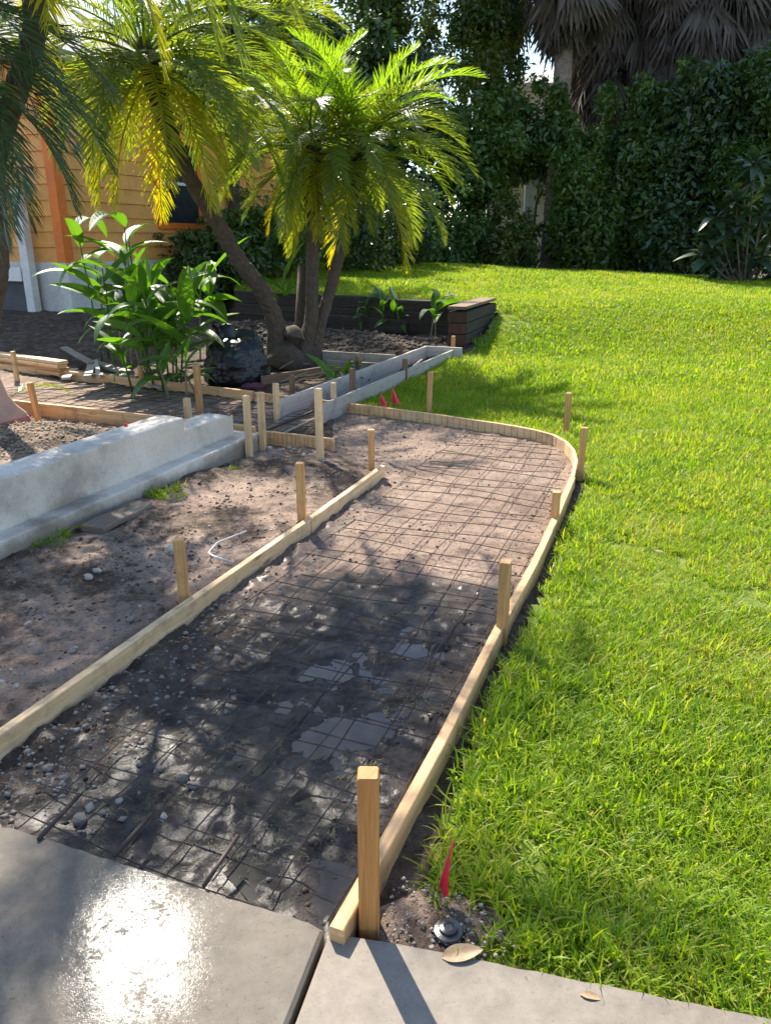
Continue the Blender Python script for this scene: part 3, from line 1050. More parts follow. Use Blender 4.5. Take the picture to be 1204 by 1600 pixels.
zf = lambda x, y: gz1(x, y) + .025
clipA = [(-1.06, 1.70), (-.14, 1.37)] + [(x - .03, y) for x, y in RB] + [(x - .05, y - .03) for x, y in CURVE[1:]] + [(-.5, 7.18), (-.36, 5.85), (.05, 5.08), (-.36, 4.0), (-.80, 2.94), (-1.03, 2.36)]
wire_sheet('wire_mesh', np.array([-1.16, 1.72]) - U * .1, U, V, 38, 10, .152, zf, 'rusty welded wire mesh laid along the main path', clipA)
clipB = [(-1.15, 6.25), (-4.4, 7.68), (-4.7, 9.4), (-1.3, 7.65), (-.6, 7.2), (-.5, 6.0)]
wire_sheet('wire_mesh', np.array([-.45, 5.9]), -V, U, 28, 10, .152, zf, 'welded wire mesh laid in the left strip behind the low wall', clipB)
# loose bar ends poking over the slab edge
for a, b in (((60, 1312), (126, 1243)), ((178, 1338), (237, 1275)), ((318, 1385), (372, 1308))):
    p, q_ = G(*a, .055), G(*b, .07)
    bar('dowel_bar', [(*p, .055), (*q_, .075)], .0065, {60: 'leftmost grey dowel bar poking from the pavement edge', 178: 'middle blue-grey dowel bar poking from the pavement edge', 318: 'right grey dowel bar poking from the pavement edge'}[a[0]], 'steel bar')

# ------------------------------------------------------------------ stones, gravel, crumbs
def stone_mesh(seed, mat, flat=.65):
    r = np.random.default_rng(seed)
    import bmesh
    bm = bmesh.new()
    bmesh.ops.create_icosphere(bm, subdivisions=2, radius=1.0)
    ax = r.normal(size=(7, 3))
    ax /= np.linalg.norm(ax, axis=1)[:, None]
    for v in bm.verts:
        p = np.array(v.co)
        for a, lim in zip(ax, r.uniform(.55, .9, 7)):
            d = p @ a
            if d > lim:
                p = p - a * (d - lim) * .9
        p = p * (1 + .08 * r.normal())
        v.co = (p[0] * r.uniform(.98, 1.02), p[1] * .8, p[2] * flat)
    me = bpy.data.meshes.new('stone')
    bm.to_mesh(me)
    bm.free()
    me.materials.append(mat)
    return me


STM = [stone_mesh(s, M['stone']) for s in range(5)] + [stone_mesh(s + 20, M['stone_dark']) for s in range(5)]


def stone(px, py, wpx, kind, label, group=None, z=None):
    x, y = G(px, py, .02)
    zz = gz1(x, y) + (0 if z is None else z)
    depth = y * CT + EYE * ST
    r = wpx * depth / FOC / 2
    o = link('stone', STM[kind], loc=(x, y, zz + r * .35), rot=(random.uniform(-.3, .3), random.uniform(-.3, .3), random.uniform(0, 6.28)), scl=r)
    tag(o, label, 'stone', group)
    return o


stone(633, 1430, 34, 0, 'larger pale broken stone behind the nearest stake')
stone(657, 1432, 24, 1, 'pale angular stone leaning against a larger one near the black cap')
stone(665, 1455, 18, 2, 'small pale stone chip between the stones and the black cap')
stone(595, 1456, 26, 6, 'dark muddy stone in the shadow at the foot of the nearest stake')
stone(268, 872, 26, 3, 'flat pale stone lying beside the striped stake')
stone(154, 903, 16, 4, 'white pebble on shaded dirt left of the stakes')
stone(140, 913, 16, 0, 'flat white chip next to a white pebble on the dirt')
stone(47, 988, 16, 7, 'dark stone at the edge of the bright sand patch')
gl = '%s nearest limestone lump in the mud beside the left form board'
ORD = ['first', 'second', 'third', 'fourth', 'fifth', 'sixth', 'seventh', 'eighth', 'ninth', 'tenth', 'eleventh', 'twelfth', 'thirteenth', 'fourteenth', 'fifteenth', 'sixteenth']


def stone_row(lst, kinds, fmt, group):
    for i, a in enumerate(sorted(lst, key=lambda t: -t[1])):
        stone(*a, random.choice(kinds), fmt % ORD[i], group)


stone_row(((78, 1150, 20), (63, 1165, 14), (100, 1138, 18), (118, 1135, 14), (135, 1130, 16), (55, 1168, 14), (88, 1228, 16), (75, 1195, 22), (100, 1210, 16), (45, 1190, 14), (120, 1158, 12),
          (175, 1072, 16), (165, 1085, 14), (290, 1010, 16), (340, 1010, 14), (30, 1180, 12)), (0, 1, 5, 6, 7), gl, 'limestone lumps along the left board')
gm = '%s nearest stone half sunk in the wet mud near the pavement edge'
stone_row(((255, 1270, 18), (125, 1275, 28), (285, 1210, 24), (300, 1222, 22), (250, 1195, 16), (140, 1255, 20), (420, 1365, 9), (185, 1245, 14)), (0, 2, 5, 8), gm, 'stones in the mud near the pavement')
gd = '%s nearest stone on the loose dirt left of the path'
stone_row(((65, 1030, 14), (115, 1030, 16), (120, 1025, 10), (205, 982, 18), (30, 1085, 12), (6, 1080, 14), (20, 1060, 10), (285, 980, 10), (220, 960, 10), (245, 920, 9)), (1, 3, 6, 9), gd, 'stones on the left dirt')
gw = '%s nearest of the pale pebbles below the short kerfed board'
stone_row(((421, 700, 14), (412, 693, 10), (443, 700, 8), (452, 697, 9), (475, 709, 10), (486, 709, 10), (460, 699, 8), (500, 717, 8), (437, 701, 8), (505, 720, 7)), (0, 1, 2, 3), gw, 'pebbles below the kerfed board')


def scatter_stones(name, pts, sizes, mat, label, cat, sub=0):
    """many tiny faceted lumps as one object"""
    base = np.array([(0, 0, 1), (1, 0, 0), (0, 1, 0), (-1, 0, 0), (0, -1, 0), (0, 0, -1)], float)
    fac = np.array([(0, 1, 2), (0, 2, 3), (0, 3, 4), (0, 4, 1), (5, 2, 1), (5, 3, 2), (5, 4, 3), (5, 1, 4)])
    n = len(pts)
    a = rng.random(n) * 6.28
    v = base[None] * (1 + .35 * rng.normal(size=(n, 6, 1)).clip(-1, 1)) * np.array([1, 1, .65])
    ca, sa_ = np.cos(a)[:, None], np.sin(a)[:, None]
    x = v[..., 0] * ca - v[..., 1] * sa_
    y = v[..., 0] * sa_ + v[..., 1] * ca
    v = np.stack([x, y, v[..., 2]], -1) * np.asarray(sizes)[:, None, None] + np.asarray(pts)[:, None, :]
    f = (fac[None] + (np.arange(n) * 6)[:, None, None]).reshape(-1, 3)
    o = link(name, fast_mesh(name, v.reshape(-1, 3), f, mat))
    return tag(o, label, cat, kind='stuff')


def rand_in(poly, n, wfun=None):
    poly = np.array(poly)
    lo, hi = poly.min(0), poly.max(0)
    out = np.zeros((0, 2))
    while len(out) < n:
        p = lo + (hi - lo) * rng.random((n * 3, 2))
        k = inpoly(p[:, 0], p[:, 1], poly)
        if wfun is not None:
            k &= rng.random(len(p)) < wfun(p[:, 0], p[:, 1])
        out = np.vstack([out, p[k]])
    return out[:n]


def on_ground(p):
    z = gz(p[:, 0], p[:, 1]) + micro(p[:, 0], p[:, 1])
    return np.column_stack([p, z])


LEFT = [(-1.4, 1.75), (-.44, 4.02), (-.05, 5.08), (-.42, 5.75), (-1.05, 5.7), (-2.6, 2.2), (-2.6, 1.9)]
BEHIND = [tuple(W0 - V * .2 - U * .1), tuple(W0 - V * .2 - U * 3), (-3.9, 4.2), (-4.5, 7.5), (-1.2, 6.1)]
p = rand_in(BEHIND, 5200)
scatter_stones('gravel', on_ground(p) + [0, 0, .008], rng.uniform(.005, .017, 5200), M['gravel'], 'loose tan gravel behind the low wall', 'gravel')
p = rand_in(LEFT, 3200, lambda x, y: .25 + .75 * (fbm(x * 3, y * 3, 3) > .05))
scatter_stones('soil_clods', on_ground(p), rng.gamma(1.5, .0030, 3200).clip(.002, .017), M['crumb'], 'dark crumbs of soil on the dirt left of the path', 'soil')
p = rand_in(LEFT, 900)
scatter_stones('chippings', on_ground(p), rng.gamma(1.6, .0028, 900).clip(.002, .012), M['pebble'], 'pale stone chippings on the dirt left of the path', 'gravel')
p = rand_in(PATH, 5200, lambda x, y: np.clip(.06 + 1.4 * np.maximum(fbm(x * 2.3 + 7, y * 2.3, 4), 0) + .8 * ss(.3, .06, left_d(x, y)) + .5 * ss(.95, 1.15, left_d(x, y)), 0, 1))
scatter_stones('soil_clods', on_ground(p), rng.gamma(1.5, .0024, 5200).clip(.0015, .012), M['crumb'], 'dark crumbs of soil scattered over the path bed', 'soil')
p = rand_in(PATH, 900, lambda x, y: ss(3.6, 2.2, y) * ss(.6, .1, left_d(x, y)))
scatter_stones('chippings', on_ground(p), rng.gamma(1.8, .0034, 900).clip(.002, .014), M['stone_dark'], 'wet stone chippings in the mud beside the left board', 'gravel')
p = rand_in([(-1.0, 10.3), (.6, 10.7), (1.0, 12.0), (-2.0, 13.1), (-2.4, 11.4)], 2200)
scatter_stones('soil_clods', on_ground(p), rng.gamma(2.0, .014, 2200).clip(.008, .07), M['crumb'], 'heaped dark clods of dug soil in the bed by the timber wall', 'soil')
p = rand_in([(-.02, 1.33), (.03, 1.52), (.24, 1.45), (.30, 1.30), (.2, 1.27), (0, 1.32)], 420)
pz = np.column_stack([p, .03 + .02 * rng.random(len(p))])
scatter_stones('chippings', pz, rng.gamma(1.5, .0018, 420).clip(.001, .007), M['pebble'], 'pale rubble around the black cap at the lawn corner', 'gravel')
# soil pocket at the lawn corner
mb = MB()
cc = []
k = 30
for j in range(k):
    a = 2 * math.pi * j / k
    cc.append((.125 + .16 * math.cos(a) * (1 + .12 * math.sin(3 * a)), 1.385 + .115 * math.sin(a) * (1 + .12 * math.cos(4 * a)), .014))
mb.add([(.13, 1.385, .040)] + [(.13 + (x - .13) * .55, 1.385 + (y - 1.385) * .55, .036) for x, y, z in cc] + cc,
       [(0, 1 + j, 1 + (j + 1) % k) for j in range(k)] + [(1 + j, 1 + k + j, 1 + k + (j + 1) % k, 1 + (j + 1) % k) for j in range(k)])
pk = mb.build('soil_patch', M['soil'], smooth=True)
a_ = pk.data.attributes.new('sand', 'FLOAT', 'POINT')
a_.data.foreach_set('value', np.full(len(pk.data.vertices), .48, np.float32))
tag(pk, kind='structure')


# grass clippings and twigs in the mud
def clippings(name, pts, lens, width, mat, label, cat):
    n = len(pts)
    a = rng.random(n) * 6.28
    d = np.stack([np.cos(a), np.sin(a), rng.normal(size=n) * .12], -1) * lens[:, None] / 2
    w = np.stack([-np.sin(a), np.cos(a), np.zeros(n)], -1) * width
    m_ = np.array([0, 0, 1.0]) * (lens * .06)[:, None]
    v = np.stack([pts - d, pts + w + m_, pts + d, pts - w + m_], 1).reshape(-1, 3)
    q_ = np.arange(n * 4).reshape(-1, 4)
    o = link(name, fast_mesh(name, v, q_, mat, tone=np.repeat(rng.random(n), 4)))
    return tag(o, label, cat, kind='stuff')


e = np.array([G(470, 1300), G(550, 1280), G(400, 1330), G(560, 1210), G(650, 1095), G(230, 1250), G(250, 1170)])
ci = rng.integers(0, len(e), 520)
p = e[ci] + rng.normal(size=(520, 2)) * [.10, .05]
p = p[inpoly(p[:, 0], p[:, 1], PATH)]
clippings('grass_clippings', on_ground(p) + [0, 0, .006], rng.uniform(.012, .045, len(p)), .0011, M['clipping'], 'torn grass and straw lying in the mud', 'clippings')
p = rand_in(PATH, 700, lambda x, y: ss(5.5, 2, y))
clippings('twigs', on_ground(p) + [0, 0, .004], rng.uniform(.012, .05, 700), .0012, M['crumb'], 'fine dark twigs strewn over the path bed', 'twigs')
p = rand_in(LEFT, 700)
clippings('twigs', on_ground(p) + [0, 0, .004], rng.uniform(.015, .07, 700), .0014, M['straw'], 'fine twigs and straw on the left dirt', 'twigs')

# ------------------------------------------------------------------ grass
def tuft(nb, spread, L0, L1, w, seed, seg=3):
    r = np.random.default_rng(seed)
    V_, F_, T_ = [], [], []
    for b in range(nb):
        a, rad = r.random() * 6.283, spread * math.sqrt(r.random())
        x, y = rad * math.cos(a), rad * math.sin(a)
        L = r.uniform(L0, L1)
        h = r.random() * 6.283
        d = np.array([math.cos(h), math.sin(h), 0])
        sd2 = np.array([-d[1], d[0], 0])
        el = math.radians(r.uniform(28, 82))
        curl = r.uniform(.3, 1.3)
        p = np.array([x, y, -.004])
        tn = r.random() ** 1.3 * .8
        if r.random() < .15:
            tn = r.uniform(.92, 1.0)
        o = len(V_)
        for s in range(seg + 1):
            t = s / seg
            ww = w * (1 - t ** 2.2) * (.75 + .5 * r.random() * 0 + .25)
            if s == seg:
                V_.append(p)
                T_.append(tn)
            else:
                V_.extend([p - sd2 * ww / 2, p + sd2 * ww / 2])
                T_.extend([tn * (.8 + .2 * t)] * 2)
            ee = el - curl * t
            p = p + (d * math.cos(ee) + np.array([0, 0, 1]) * math.sin(ee)) * L / seg
        for s in range(seg - 1):
            F_.append((o + 2 * s, o + 2 * s + 1, o + 2 * s + 3))
            F_.append((o + 2 * s, o + 2 * s + 3, o + 2 * s + 2))
        F_.append((o + 2 * seg - 2, o + 2 * seg - 1, o + 2 * seg))
    return fast_mesh('grass_tuft', np.array(V_), np.array(F_), M['grass'], tone=np.array(T_))


def grass_object(name, pts, rotz, tilt, scl, var, coll, label):
    me = bpy.data.meshes.new(name)
    me.vertices.add(len(pts))
    me.vertices.foreach_set('co', pts.astype(np.float32).ravel())
    a = me.attributes.new('rot', 'FLOAT_VECTOR', 'POINT')
    a.data.foreach_set('vector', np.column_stack([tilt, rotz]).astype(np.float32).ravel())
    a = me.attributes.new('scl', 'FLOAT', 'POINT')
    a.data.foreach_set('value', scl.astype(np.float32))
    a = me.attributes.new('var', 'INT', 'POINT')
    a.data.foreach_set('value', var.astype(np.int32))
    o = link(name, me)
    ng = bpy.data.node_groups.new(name + '_nodes', 'GeometryNodeTree')
    ng.interface.new_socket('Geometry', in_out='INPUT', socket_type='NodeSocketGeometry')
    ng.interface.new_socket('Geometry', in_out='OUTPUT', socket_type='NodeSocketGeometry')
    gi, go = ng.nodes.new('NodeGroupInput'), ng.nodes.new('NodeGroupOutput')
    ins = ng.nodes.new('GeometryNodeInstanceOnPoints')
    ci_ = ng.nodes.new('GeometryNodeCollectionInfo')
    ci_.inputs['Collection'].default_value = coll
    ci_.inputs['Separate Children'].default_value = True
    ci_.inputs['Reset Children'].default_value = True
    ins.inputs['Pick Instance'].default_value = True

    def attr(nm, tp):
        n = ng.nodes.new('GeometryNodeInputNamedAttribute')
        n.data_type = tp
        n.inputs['Name'].default_value = nm
        return n.outputs['Attribute']
    L_ = ng.links.new
    L_(gi.outputs[0], ins.inputs['Points'])
    L_(ci_.outputs[0], ins.inputs['Instance'])
    L_(attr('var', 'INT'), ins.inputs['Instance Index'])
    L_(attr('rot', 'FLOAT_VECTOR'), ins.inputs['Rotation'])
    L_(attr('scl', 'FLOAT'), ins.inputs['Scale'])
    L_(ins.outputs[0], go.inputs[0])
    md = o.modifiers.new('grass', 'NODES')
    md.node_group = ng
    return tag(o, label, 'grass', kind='stuff')


def patch(nb, spread, L0, L1, w, seed, seg):
    return tuft(nb, spread, L0, L1, w, seed, seg)


def coll_of(name, meshes):
    c = bpy.data.collections.new(name)
    for m_ in meshes:
        c.objects.link(bpy.data.objects.new(name + '_source', m_))
    return c


tc_near = coll_of('grass_tuft', [tuft(30, .05, .035, .085, .0055, 100 + i) for i in range(7)])
tc_mid = coll_of('grass_patch', [tuft(520, .19, .035, .085, .0058, 150 + i) for i in range(7)])
tc_midf = coll_of('grass_patch_mid', [tuft(420, .22, .035, .08, .008, 170 + i, 2) for i in range(7)])
tc_far = coll_of('grass_patch_far', [tuft(460, .42, .04, .085, .014, 200 + i, 2) for i in range(7)])


def poly_dist(X, Y, poly):
    P_ = np.stack([X, Y], -1)
    best = np.full(len(X), 1e9)
    for i in range(len(poly)):
        a_, b_ = np.array(poly[i]), np.array(poly[(i + 1) % len(poly)])
        d_ = b_ - a_
        t = np.clip(((P_ - a_) @ d_) / (d_ @ d_), 0, 1)
        best = np.minimum(best, np.linalg.norm(P_ - a_ - t[:, None] * d_, axis=1))
    return best


def lawn_pts(dens, y0, y1, dmin, dmax, grid=True):
    xm = min(.75 * (y1 + 1.4) + .8, 24)
    st = 1 / math.sqrt(dens)
    gx_, gy_ = np.meshgrid(np.arange(-4.6, xm, st), np.arange(y0, y1, st), indexing='ij')
    p = np.column_stack([gx_.ravel(), gy_.ravel()])
    p = p + (rng.random(p.shape) - .5) * st * 1.1
    k = inpoly(p[:, 0], p[:, 1], LAWN) & (np.abs(p[:, 0]) < .75 * (p[:, 1] + 1.4) + .8)
    p = p[k]
    d_ = poly_dist(p[:, 0], p[:, 1], LAWN)
    d_ = np.minimum(d_, (np.sqrt(((p[:, 0] - .11) / .118) ** 2 + ((p[:, 1] - 1.365) / .088) ** 2) - 1 + .5 * fbm(p[:, 0] * 14, p[:, 1] * 14, 2)) * .1)
    return p[(d_ > dmin) & (d_ < dmax)]


def make_grass(name, p, coll, s0, s1, tilt, label):
    z = lawn_z(p[:, 0], p[:, 1]) + .012 + .012 * fbm(p[:, 0] * 5, p[:, 1] * 5, 4)
    n = len(p)
    hv = .70 + .62 * vnoise(p[:, 0] * 2.2 + 50, p[:, 1] * 2.2)
    a = np.arctan((lawn_z(p[:, 0], p[:, 1] + .15) - lawn_z(p[:, 0], p[:, 1] - .15)) / .3)
    b = -np.arctan((lawn_z(p[:, 0] + .15, p[:, 1]) - lawn_z(p[:, 0] - .15, p[:, 1])) / .3)
    yaw = rng.random(n) * 6.28
    tl = np.column_stack([a * np.cos(yaw) + b * np.sin(yaw), -a * np.sin(yaw) + b * np.cos(yaw)]) + rng.normal(size=(n, 2)) * tilt
    return grass_object(name, np.column_stack([p, z]), yaw, tl, (s0 + (s1 - s0) * rng.random(n)) * hv, rng.integers(0, 7, n), coll, label)


make_grass('grass', lawn_pts(32, .0, 4.2, .16, 99), tc_mid, .72, 1.05, .03, 'long bright grass blades of the lawn nearest the pavement')
make_grass('grass', lawn_pts(60, .0, 4.2, .05, 99), tc_near, .8, 1.35, .25, 'taller grass clumps standing out of the near lawn')
make_grass('grass', lawn_pts(520, .0, 10.5, .012, .19), tc_near, .75, 1.25, .16, 'fringe of grass along the form boards and pavement')
make_grass('grass', lawn_pts(22, 4.2, 8.5, .18, 99), tc_midf, .9, 1.25, .03, 'bright mown lawn grass beside the curved boards')
make_grass('grass', lawn_pts(11, 8.5, 15, .38, 99), tc_far, .85, 1.1, .03, 'bright mown lawn grass in the middle distance')
make_grass('grass', lawn_pts(90, 8.5, 15, .03, .42), tc_near, 1.2, 1.6, .1, 'grass fringe along the trench and timber wall')
make_grass('grass', lawn_pts(7, 15, 27, .2, 99), tc_far, .9, 1.25, .03, 'bright lawn grass on the far crest before the hedge')
# weeds at the wall footing
def weed_pts(lst):
    P_, S_ = [], []
    for px, py, n, sp, s in lst:
        x, y = G(px, py, .05)
        for _ in range(n):
            a, b = x + random.gauss(0, sp), y + random.gauss(0, sp)
            P_.append((a, b, gz1(a, b) + .01))
            S_.append(s * random.uniform(.6, 1.2))
    return np.array(P_), np.array(S_)


wp, wsc = weed_pts([(265, 770, 10, .06, 1.0), (60, 850, 12, .07, .8), (100, 830, 6, .05, .6), (370, 735, 4, .05, .5)])
grass_object('grass', wp, rng.random(len(wp)) * 6.28, rng.normal(size=(len(wp), 2)) * .3, wsc, rng.integers(0, 7, len(wp)), tc_near, 'scrappy weeds at the foot of the low wall')

# ------------------------------------------------------------------ flags, cap, leaf and other small things
def flag(px, py, ph, label, lean, w=.05, h=.075):
    x, y = G(px, py, .03)
    zg = gz1(x, y)
    e_ = empty('marker_flag', (x, y, zg), label, 'flag', 'red marker flags')
    mb = MB()
    mb.tube([(0, 0, -.03), (lean * .5, 0, ph * .5), (lean, 0, ph)], .0013, 5)
    mb.build('wire_stem', M['straw'], e_)
    mb = MB()
    vs_, fs = [], []
    n = 7
    for i in range(n):
        t = i / (n - 1)
        for j in range(4):
            s = j / 3
            vs_.append((lean * (ph - h * (1 - t)) / ph + w * s * (1 - t) * .9 * .6, .034 * math.sin(s * 6 + t * 3) * s, ph - h * (1 - t) - .012 * s * s))
    for i in range(n - 1):
        for j in range(3):
            a = i * 4 + j
            fs.append((a, a + 1, a + 5, a + 4))
    k = len(vs_)
    vs2 = vs_ + [(a, b + .0012, c) for a, b, c in vs_]
    fs2 = fs + [tuple(k + q_ for q_ in reversed(f)) for f in fs]
    mb.add(vs2, fs2)
    mb.build('flag_sheet', M['red_flag'], e_, smooth=True)
    return e_


flag(672, 1408, .215, 'nearest red marker flag leaning in the grass by the stones', .05, .05, .15)
flag(612, 640, .27, 'red marker flag on shaded grass, right one of the far pair', .0, .15, .17)
flag(594, 645, .23, 'red marker flag at the trench mouth, left one of the far pair', .0, .14, .13)

e_ = empty('sprinkler_cap', (*G(700, 1462, .03), .022), 'round black plastic cap set in the rubble at the lawn corner', 'cap')
mb = MB()
prof = [(.0, 0), (.036, 0), (.036, .020), (.033, .026), (.022, .028), (.020, .034), (.012, .036), (.010, .033), (0, .033)]
k = 28
vs_, fs = [], []
for r_, z_ in prof:
    for j in range(k):
        a = 2 * math.pi * j / k
        vs_.append((r_ * math.cos(a), r_ * math.sin(a), z_))
for i in range(len(prof) - 1):
    for j in range(k):
        fs.append((i * k + j, i * k + (j + 1) % k, (i + 1) * k + (j + 1) % k, (i + 1) * k + j))
mb.add(vs_, fs)
mb.build('cap_body', M['black_pvc'], e_)
mb = MB()
for j in range(14):
    a = 2 * math.pi * j / 14
    mb.box((.036 * math.cos(a), .036 * math.sin(a), .012), (.005, .004, .020), Matrix.Rotation(a, 3, 'Z'))
mb.build('grip_ribs', M['black_pvc'], e_)


def simple_leaf(L, w, fold, curl, n=8, m=4):
    """blade along +X, midrib on the axis, curling down"""
    vs_, fs, uv = [], [], []
    for i in range(n + 1):
        t = i / n
        hw = w * (math.sin(math.pi * min(1, t ** .8 * .98 + .02)) ** .75)
        z = -curl * t * t * L
        for j in range(-m // 2, m // 2 + 1):
            s = j / (m / 2)
            vs_.append((t * L, s * hw, z + fold * abs(s) * hw))
    k = m + 1
    for i in range(n):
        for j in range(m):
            a = i * k + j
            fs.append((a, a + 1, a + k + 1, a + k))
            uv.append([(i / n * 3, j / m), (i / n * 3, (j + 1) / m), ((i + 1) / n * 3, (j + 1) / m), ((i + 1) / n * 3, j / m)])
    return vs_, fs, uv


mb = MB()
mb.add(*simple_leaf(.095, .021, .35, -.06))
o = mb.build('dry_leaf', M['dry_leaf'], smooth=True)
o.location = (*G(690, 1492, .055), .047)
o.rotation_euler = (.12, -.03, .15)
tag(o, 'curled brown dry leaf on the pavement edge below the black cap', 'leaf')
for a, lab in (((905, 1552), 'dry brown leaf lying along the pavement edge under the grass'), ((1020, 872), 'pale dry leaf lying on the lawn far from the path')):
    mb = MB()
    mb.add(*simple_leaf(.05, .009, .3, .1))
    o = mb.build('dry_leaf', M['dry_leaf'], smooth=True)
    o.location = (*G(*a, .05), .049 if a[1] > 1000 else .09)
    o.rotation_euler = (.05, 0, -.2)
    tag(o, lab, 'leaf')

# bent white wire on the dirt
pw = [G(385, 834, .06), G(340, 855, .06), G(326, 868, .06), G(333, 876, .06), G(360, 882, .06)]
bar('bent_rod', [(*a, gz1(*a) + .025 + .01 * (i % 2)) for i, a in enumerate(pw)], .005, 'bent white plastic rod lying on the left dirt', 'rod', 'white_pvc')

# muddy plank against the footing
a, b = np.array(G(155, 832, .04)), np.array(G(222, 797, .04))
d = (b - a) / np.linalg.norm(b - a)
mb = MB()
mb.sweep([(*(a + (b - a) * t - d * .05 * (t == 0)), .075 + .006 * math.sin(7 * t)) for t in np.linspace(0, 1, 6)], lambda i, s: rect_sec(.15, .032, .004))
tag(mb.build('plank', M['mud_plank']), 'muddy brown plank lying along the foot of the low wall', 'plank')

# pink flared pillar base at the left edge
e_ = empty('pillar_base', (*G(-34, 668, 0.05), 0.02), 'pink stucco pillar base with red foot at the left edge', 'pillar')
for nm, prof, mat in (('shaft', [(.30, .10), (.29, .13), (.24, .20), (.20, .30), (.175, .42), (.165, .60), (.16, .80)], 'terracotta'), ('foot', [(.315, -.05), (.315, .06), (.302, .10)], 'terra_red')):
    mb = MB()
    vs_, fs = [], []
    for r_, z_ in prof:
        q4 = [(-r_, -r_), (r_, -r_), (r_, r_), (-r_, r_)]
        for j in range(4):
            p0, p1 = q4[j], q4[(j + 1) % 4]
            for t in (.06, .94):
                vs_.append((p0[0] + (p1[0] - p0[0]) * t, p0[1] + (p1[1] - p0[1]) * t, z_))
    for i in range(len(prof) - 1):
        for j in range(8):
            fs.append((i * 8 + j, i * 8 + (j + 1) % 8, (i + 1) * 8 + (j + 1) % 8, (i + 1) * 8 + j))
    fs.append(tuple(range((len(prof) - 1) * 8, len(prof) * 8)))
    mb.add(vs_, fs)
    o = mb.build(nm, M[mat], e_)
    o.rotation_euler = (0, 0, math.atan2(U[1], U[0]) - math.pi / 2)

# lumber pile and cut offs
def lumber(a, b, z, w, h, mat, label, group=None, tilt=0.0):
    mb = MB()
    mb.sweep([(*a, z), (*((np.array(a) + np.array(b)) / 2), z + tilt / 2), (*b, z + tilt)], lambda i, s: rect_sec(w, h, .003))
    return tag(mb.build('lumber_board', M[mat]), label, 'lumber', group)


def bz(x, y):
    return gz1(x, y)


la, lb = np.array(G(82, 583, .1)), np.array(G(-60, 562, .1))
for i, (dz, off, lab, mat) in enumerate(((.03, 0, 'bottom board of the stacked lumber beside the far stake', 'pine'), (.072, .02, 'second lowest board of the stacked lumber beside the far stake', 'stake'),
                                         (.114, -.015, 'second highest board of the stacked lumber beside the far stake', 'pine'), (.156, .01, 'topmost board of the stacked lumber beside the far stake', 'pine_pale'))):
    lumber(la + U * (off + .18), lb + U * (off + .18), bz(*la) + dz + .035, .13, .038, mat, lab)
for a, b, z, w, h, mat, lab, tl in (
        ((80, 562), (122, 578), .16, .09, .03, 'grey_wood', 'grey weathered board sloping off the end of the lumber stack', -.08),
        ((88, 580), (172, 590), .05, .10, .03, 'grey_wood', 'grey weathered board lying flat among the cut offs', .01),
        ((120, 572), (180, 588), .10, .12, .04, 'grey_wood', 'wide grey offcut propped on top of the scrap pile', -.02),
        ((112, 592), (122, 575), .08, .09, .04, 'form_grey', 'short pale offcut leaning in the scrap pile', .04),
        ((130, 592), (128, 574), .09, .05, .04, 'form_grey', 'narrow pale offcut standing beside the short one', .05),
        ((76, 590), (92, 578), .05, .10, .03, 'form_grey', 'short offcut lying nearest the lumber stack', .02),
        ((168, 588), (232, 604), .07, .07, .03, 'grey_wood', 'grey stick of lumber leaning toward the ginger plants', -.03)):
    a, b = np.array(G(*a, .1)), np.array(G(*b, .1))
    lumber(a + U * .25, b + U * .25, bz(*a) + z, w, h, mat, lab, tilt=tl)

# black refuse bag
def bag():
    x, y = G(366, 600, .05)
    e_ = empty('refuse_bag', (x, y + .25, gz1(x, y + .25) - .01), 'full black refuse bag slumped before the palm clump', 'refuse bag')
    nu, nv_ = 96, 60
    th = np.linspace(0, 2 * np.pi, nu, endpoint=False)
    t = np.linspace(0, 1, nv_)
    TH, T = np.meshgrid(th, t)
    prof = np.interp(T, [0, .04, .15, .45, .7, .85, .95, 1], [.0, .30, .35, .335, .29, .22, .11, .0])
    zz = np.interp(T, [0, .04, .15, .45, .7, .85, .95, 1], [0, .0, .06, .26, .42, .50, .53, .52])
    cr = np.abs(fbm(TH * 2.2 + np.cos(TH) * 2, T * 4.5, 5, .62)) * .16 + .20 * fbm(np.cos(TH) * 1.6 + 5, np.sin(TH) * 1.6 + T * 1.3, 3)
    cr += .02 * (1 - np.abs(np.sin(TH * 7 + 4 * np.sin(T * 5) + 6 * fbm(TH, T * 3, 2)))) ** 3
    r_ = prof * (1 + 1.1 * (cr - .04))
    hump = .15 * np.exp(-((np.angle(np.exp(1j * (TH - 2.8))) / .6) ** 2)) * ss(.5, .8, T) + .10 * np.exp(-((np.angle(np.exp(1j * (TH - .3))) / .6) ** 2)) * ss(.5, .8, T)
    v = np.stack([r_ * np.cos(TH), r_ * .85 * np.sin(TH), zz + hump + .03 * cr], -1).reshape(-1, 3)
    ii = np.arange(nu * nv_).reshape(nv_, nu)
    q_ = np.stack([ii[:-1], np.roll(ii[:-1], -1, 1), np.roll(ii[1:], -1, 1), ii[1:]], -1).reshape(-1, 4)
    link('bag_body', fast_mesh('bag_body', v, q_, M['bag'], smooth=True), e_)
    # gathered neck
    mb = MB()
    mb.tube([(-.16, .0, .48), (-.18, .0, .60), (-.19, -.01, .64), (-.21, -.03, .68), (-.23, -.05, .71)], lambda i, s: (.11, .045, .028, .05, .012)[i], 9)
    mb.build('gathered_neck', M['bag'], e_, smooth=True)


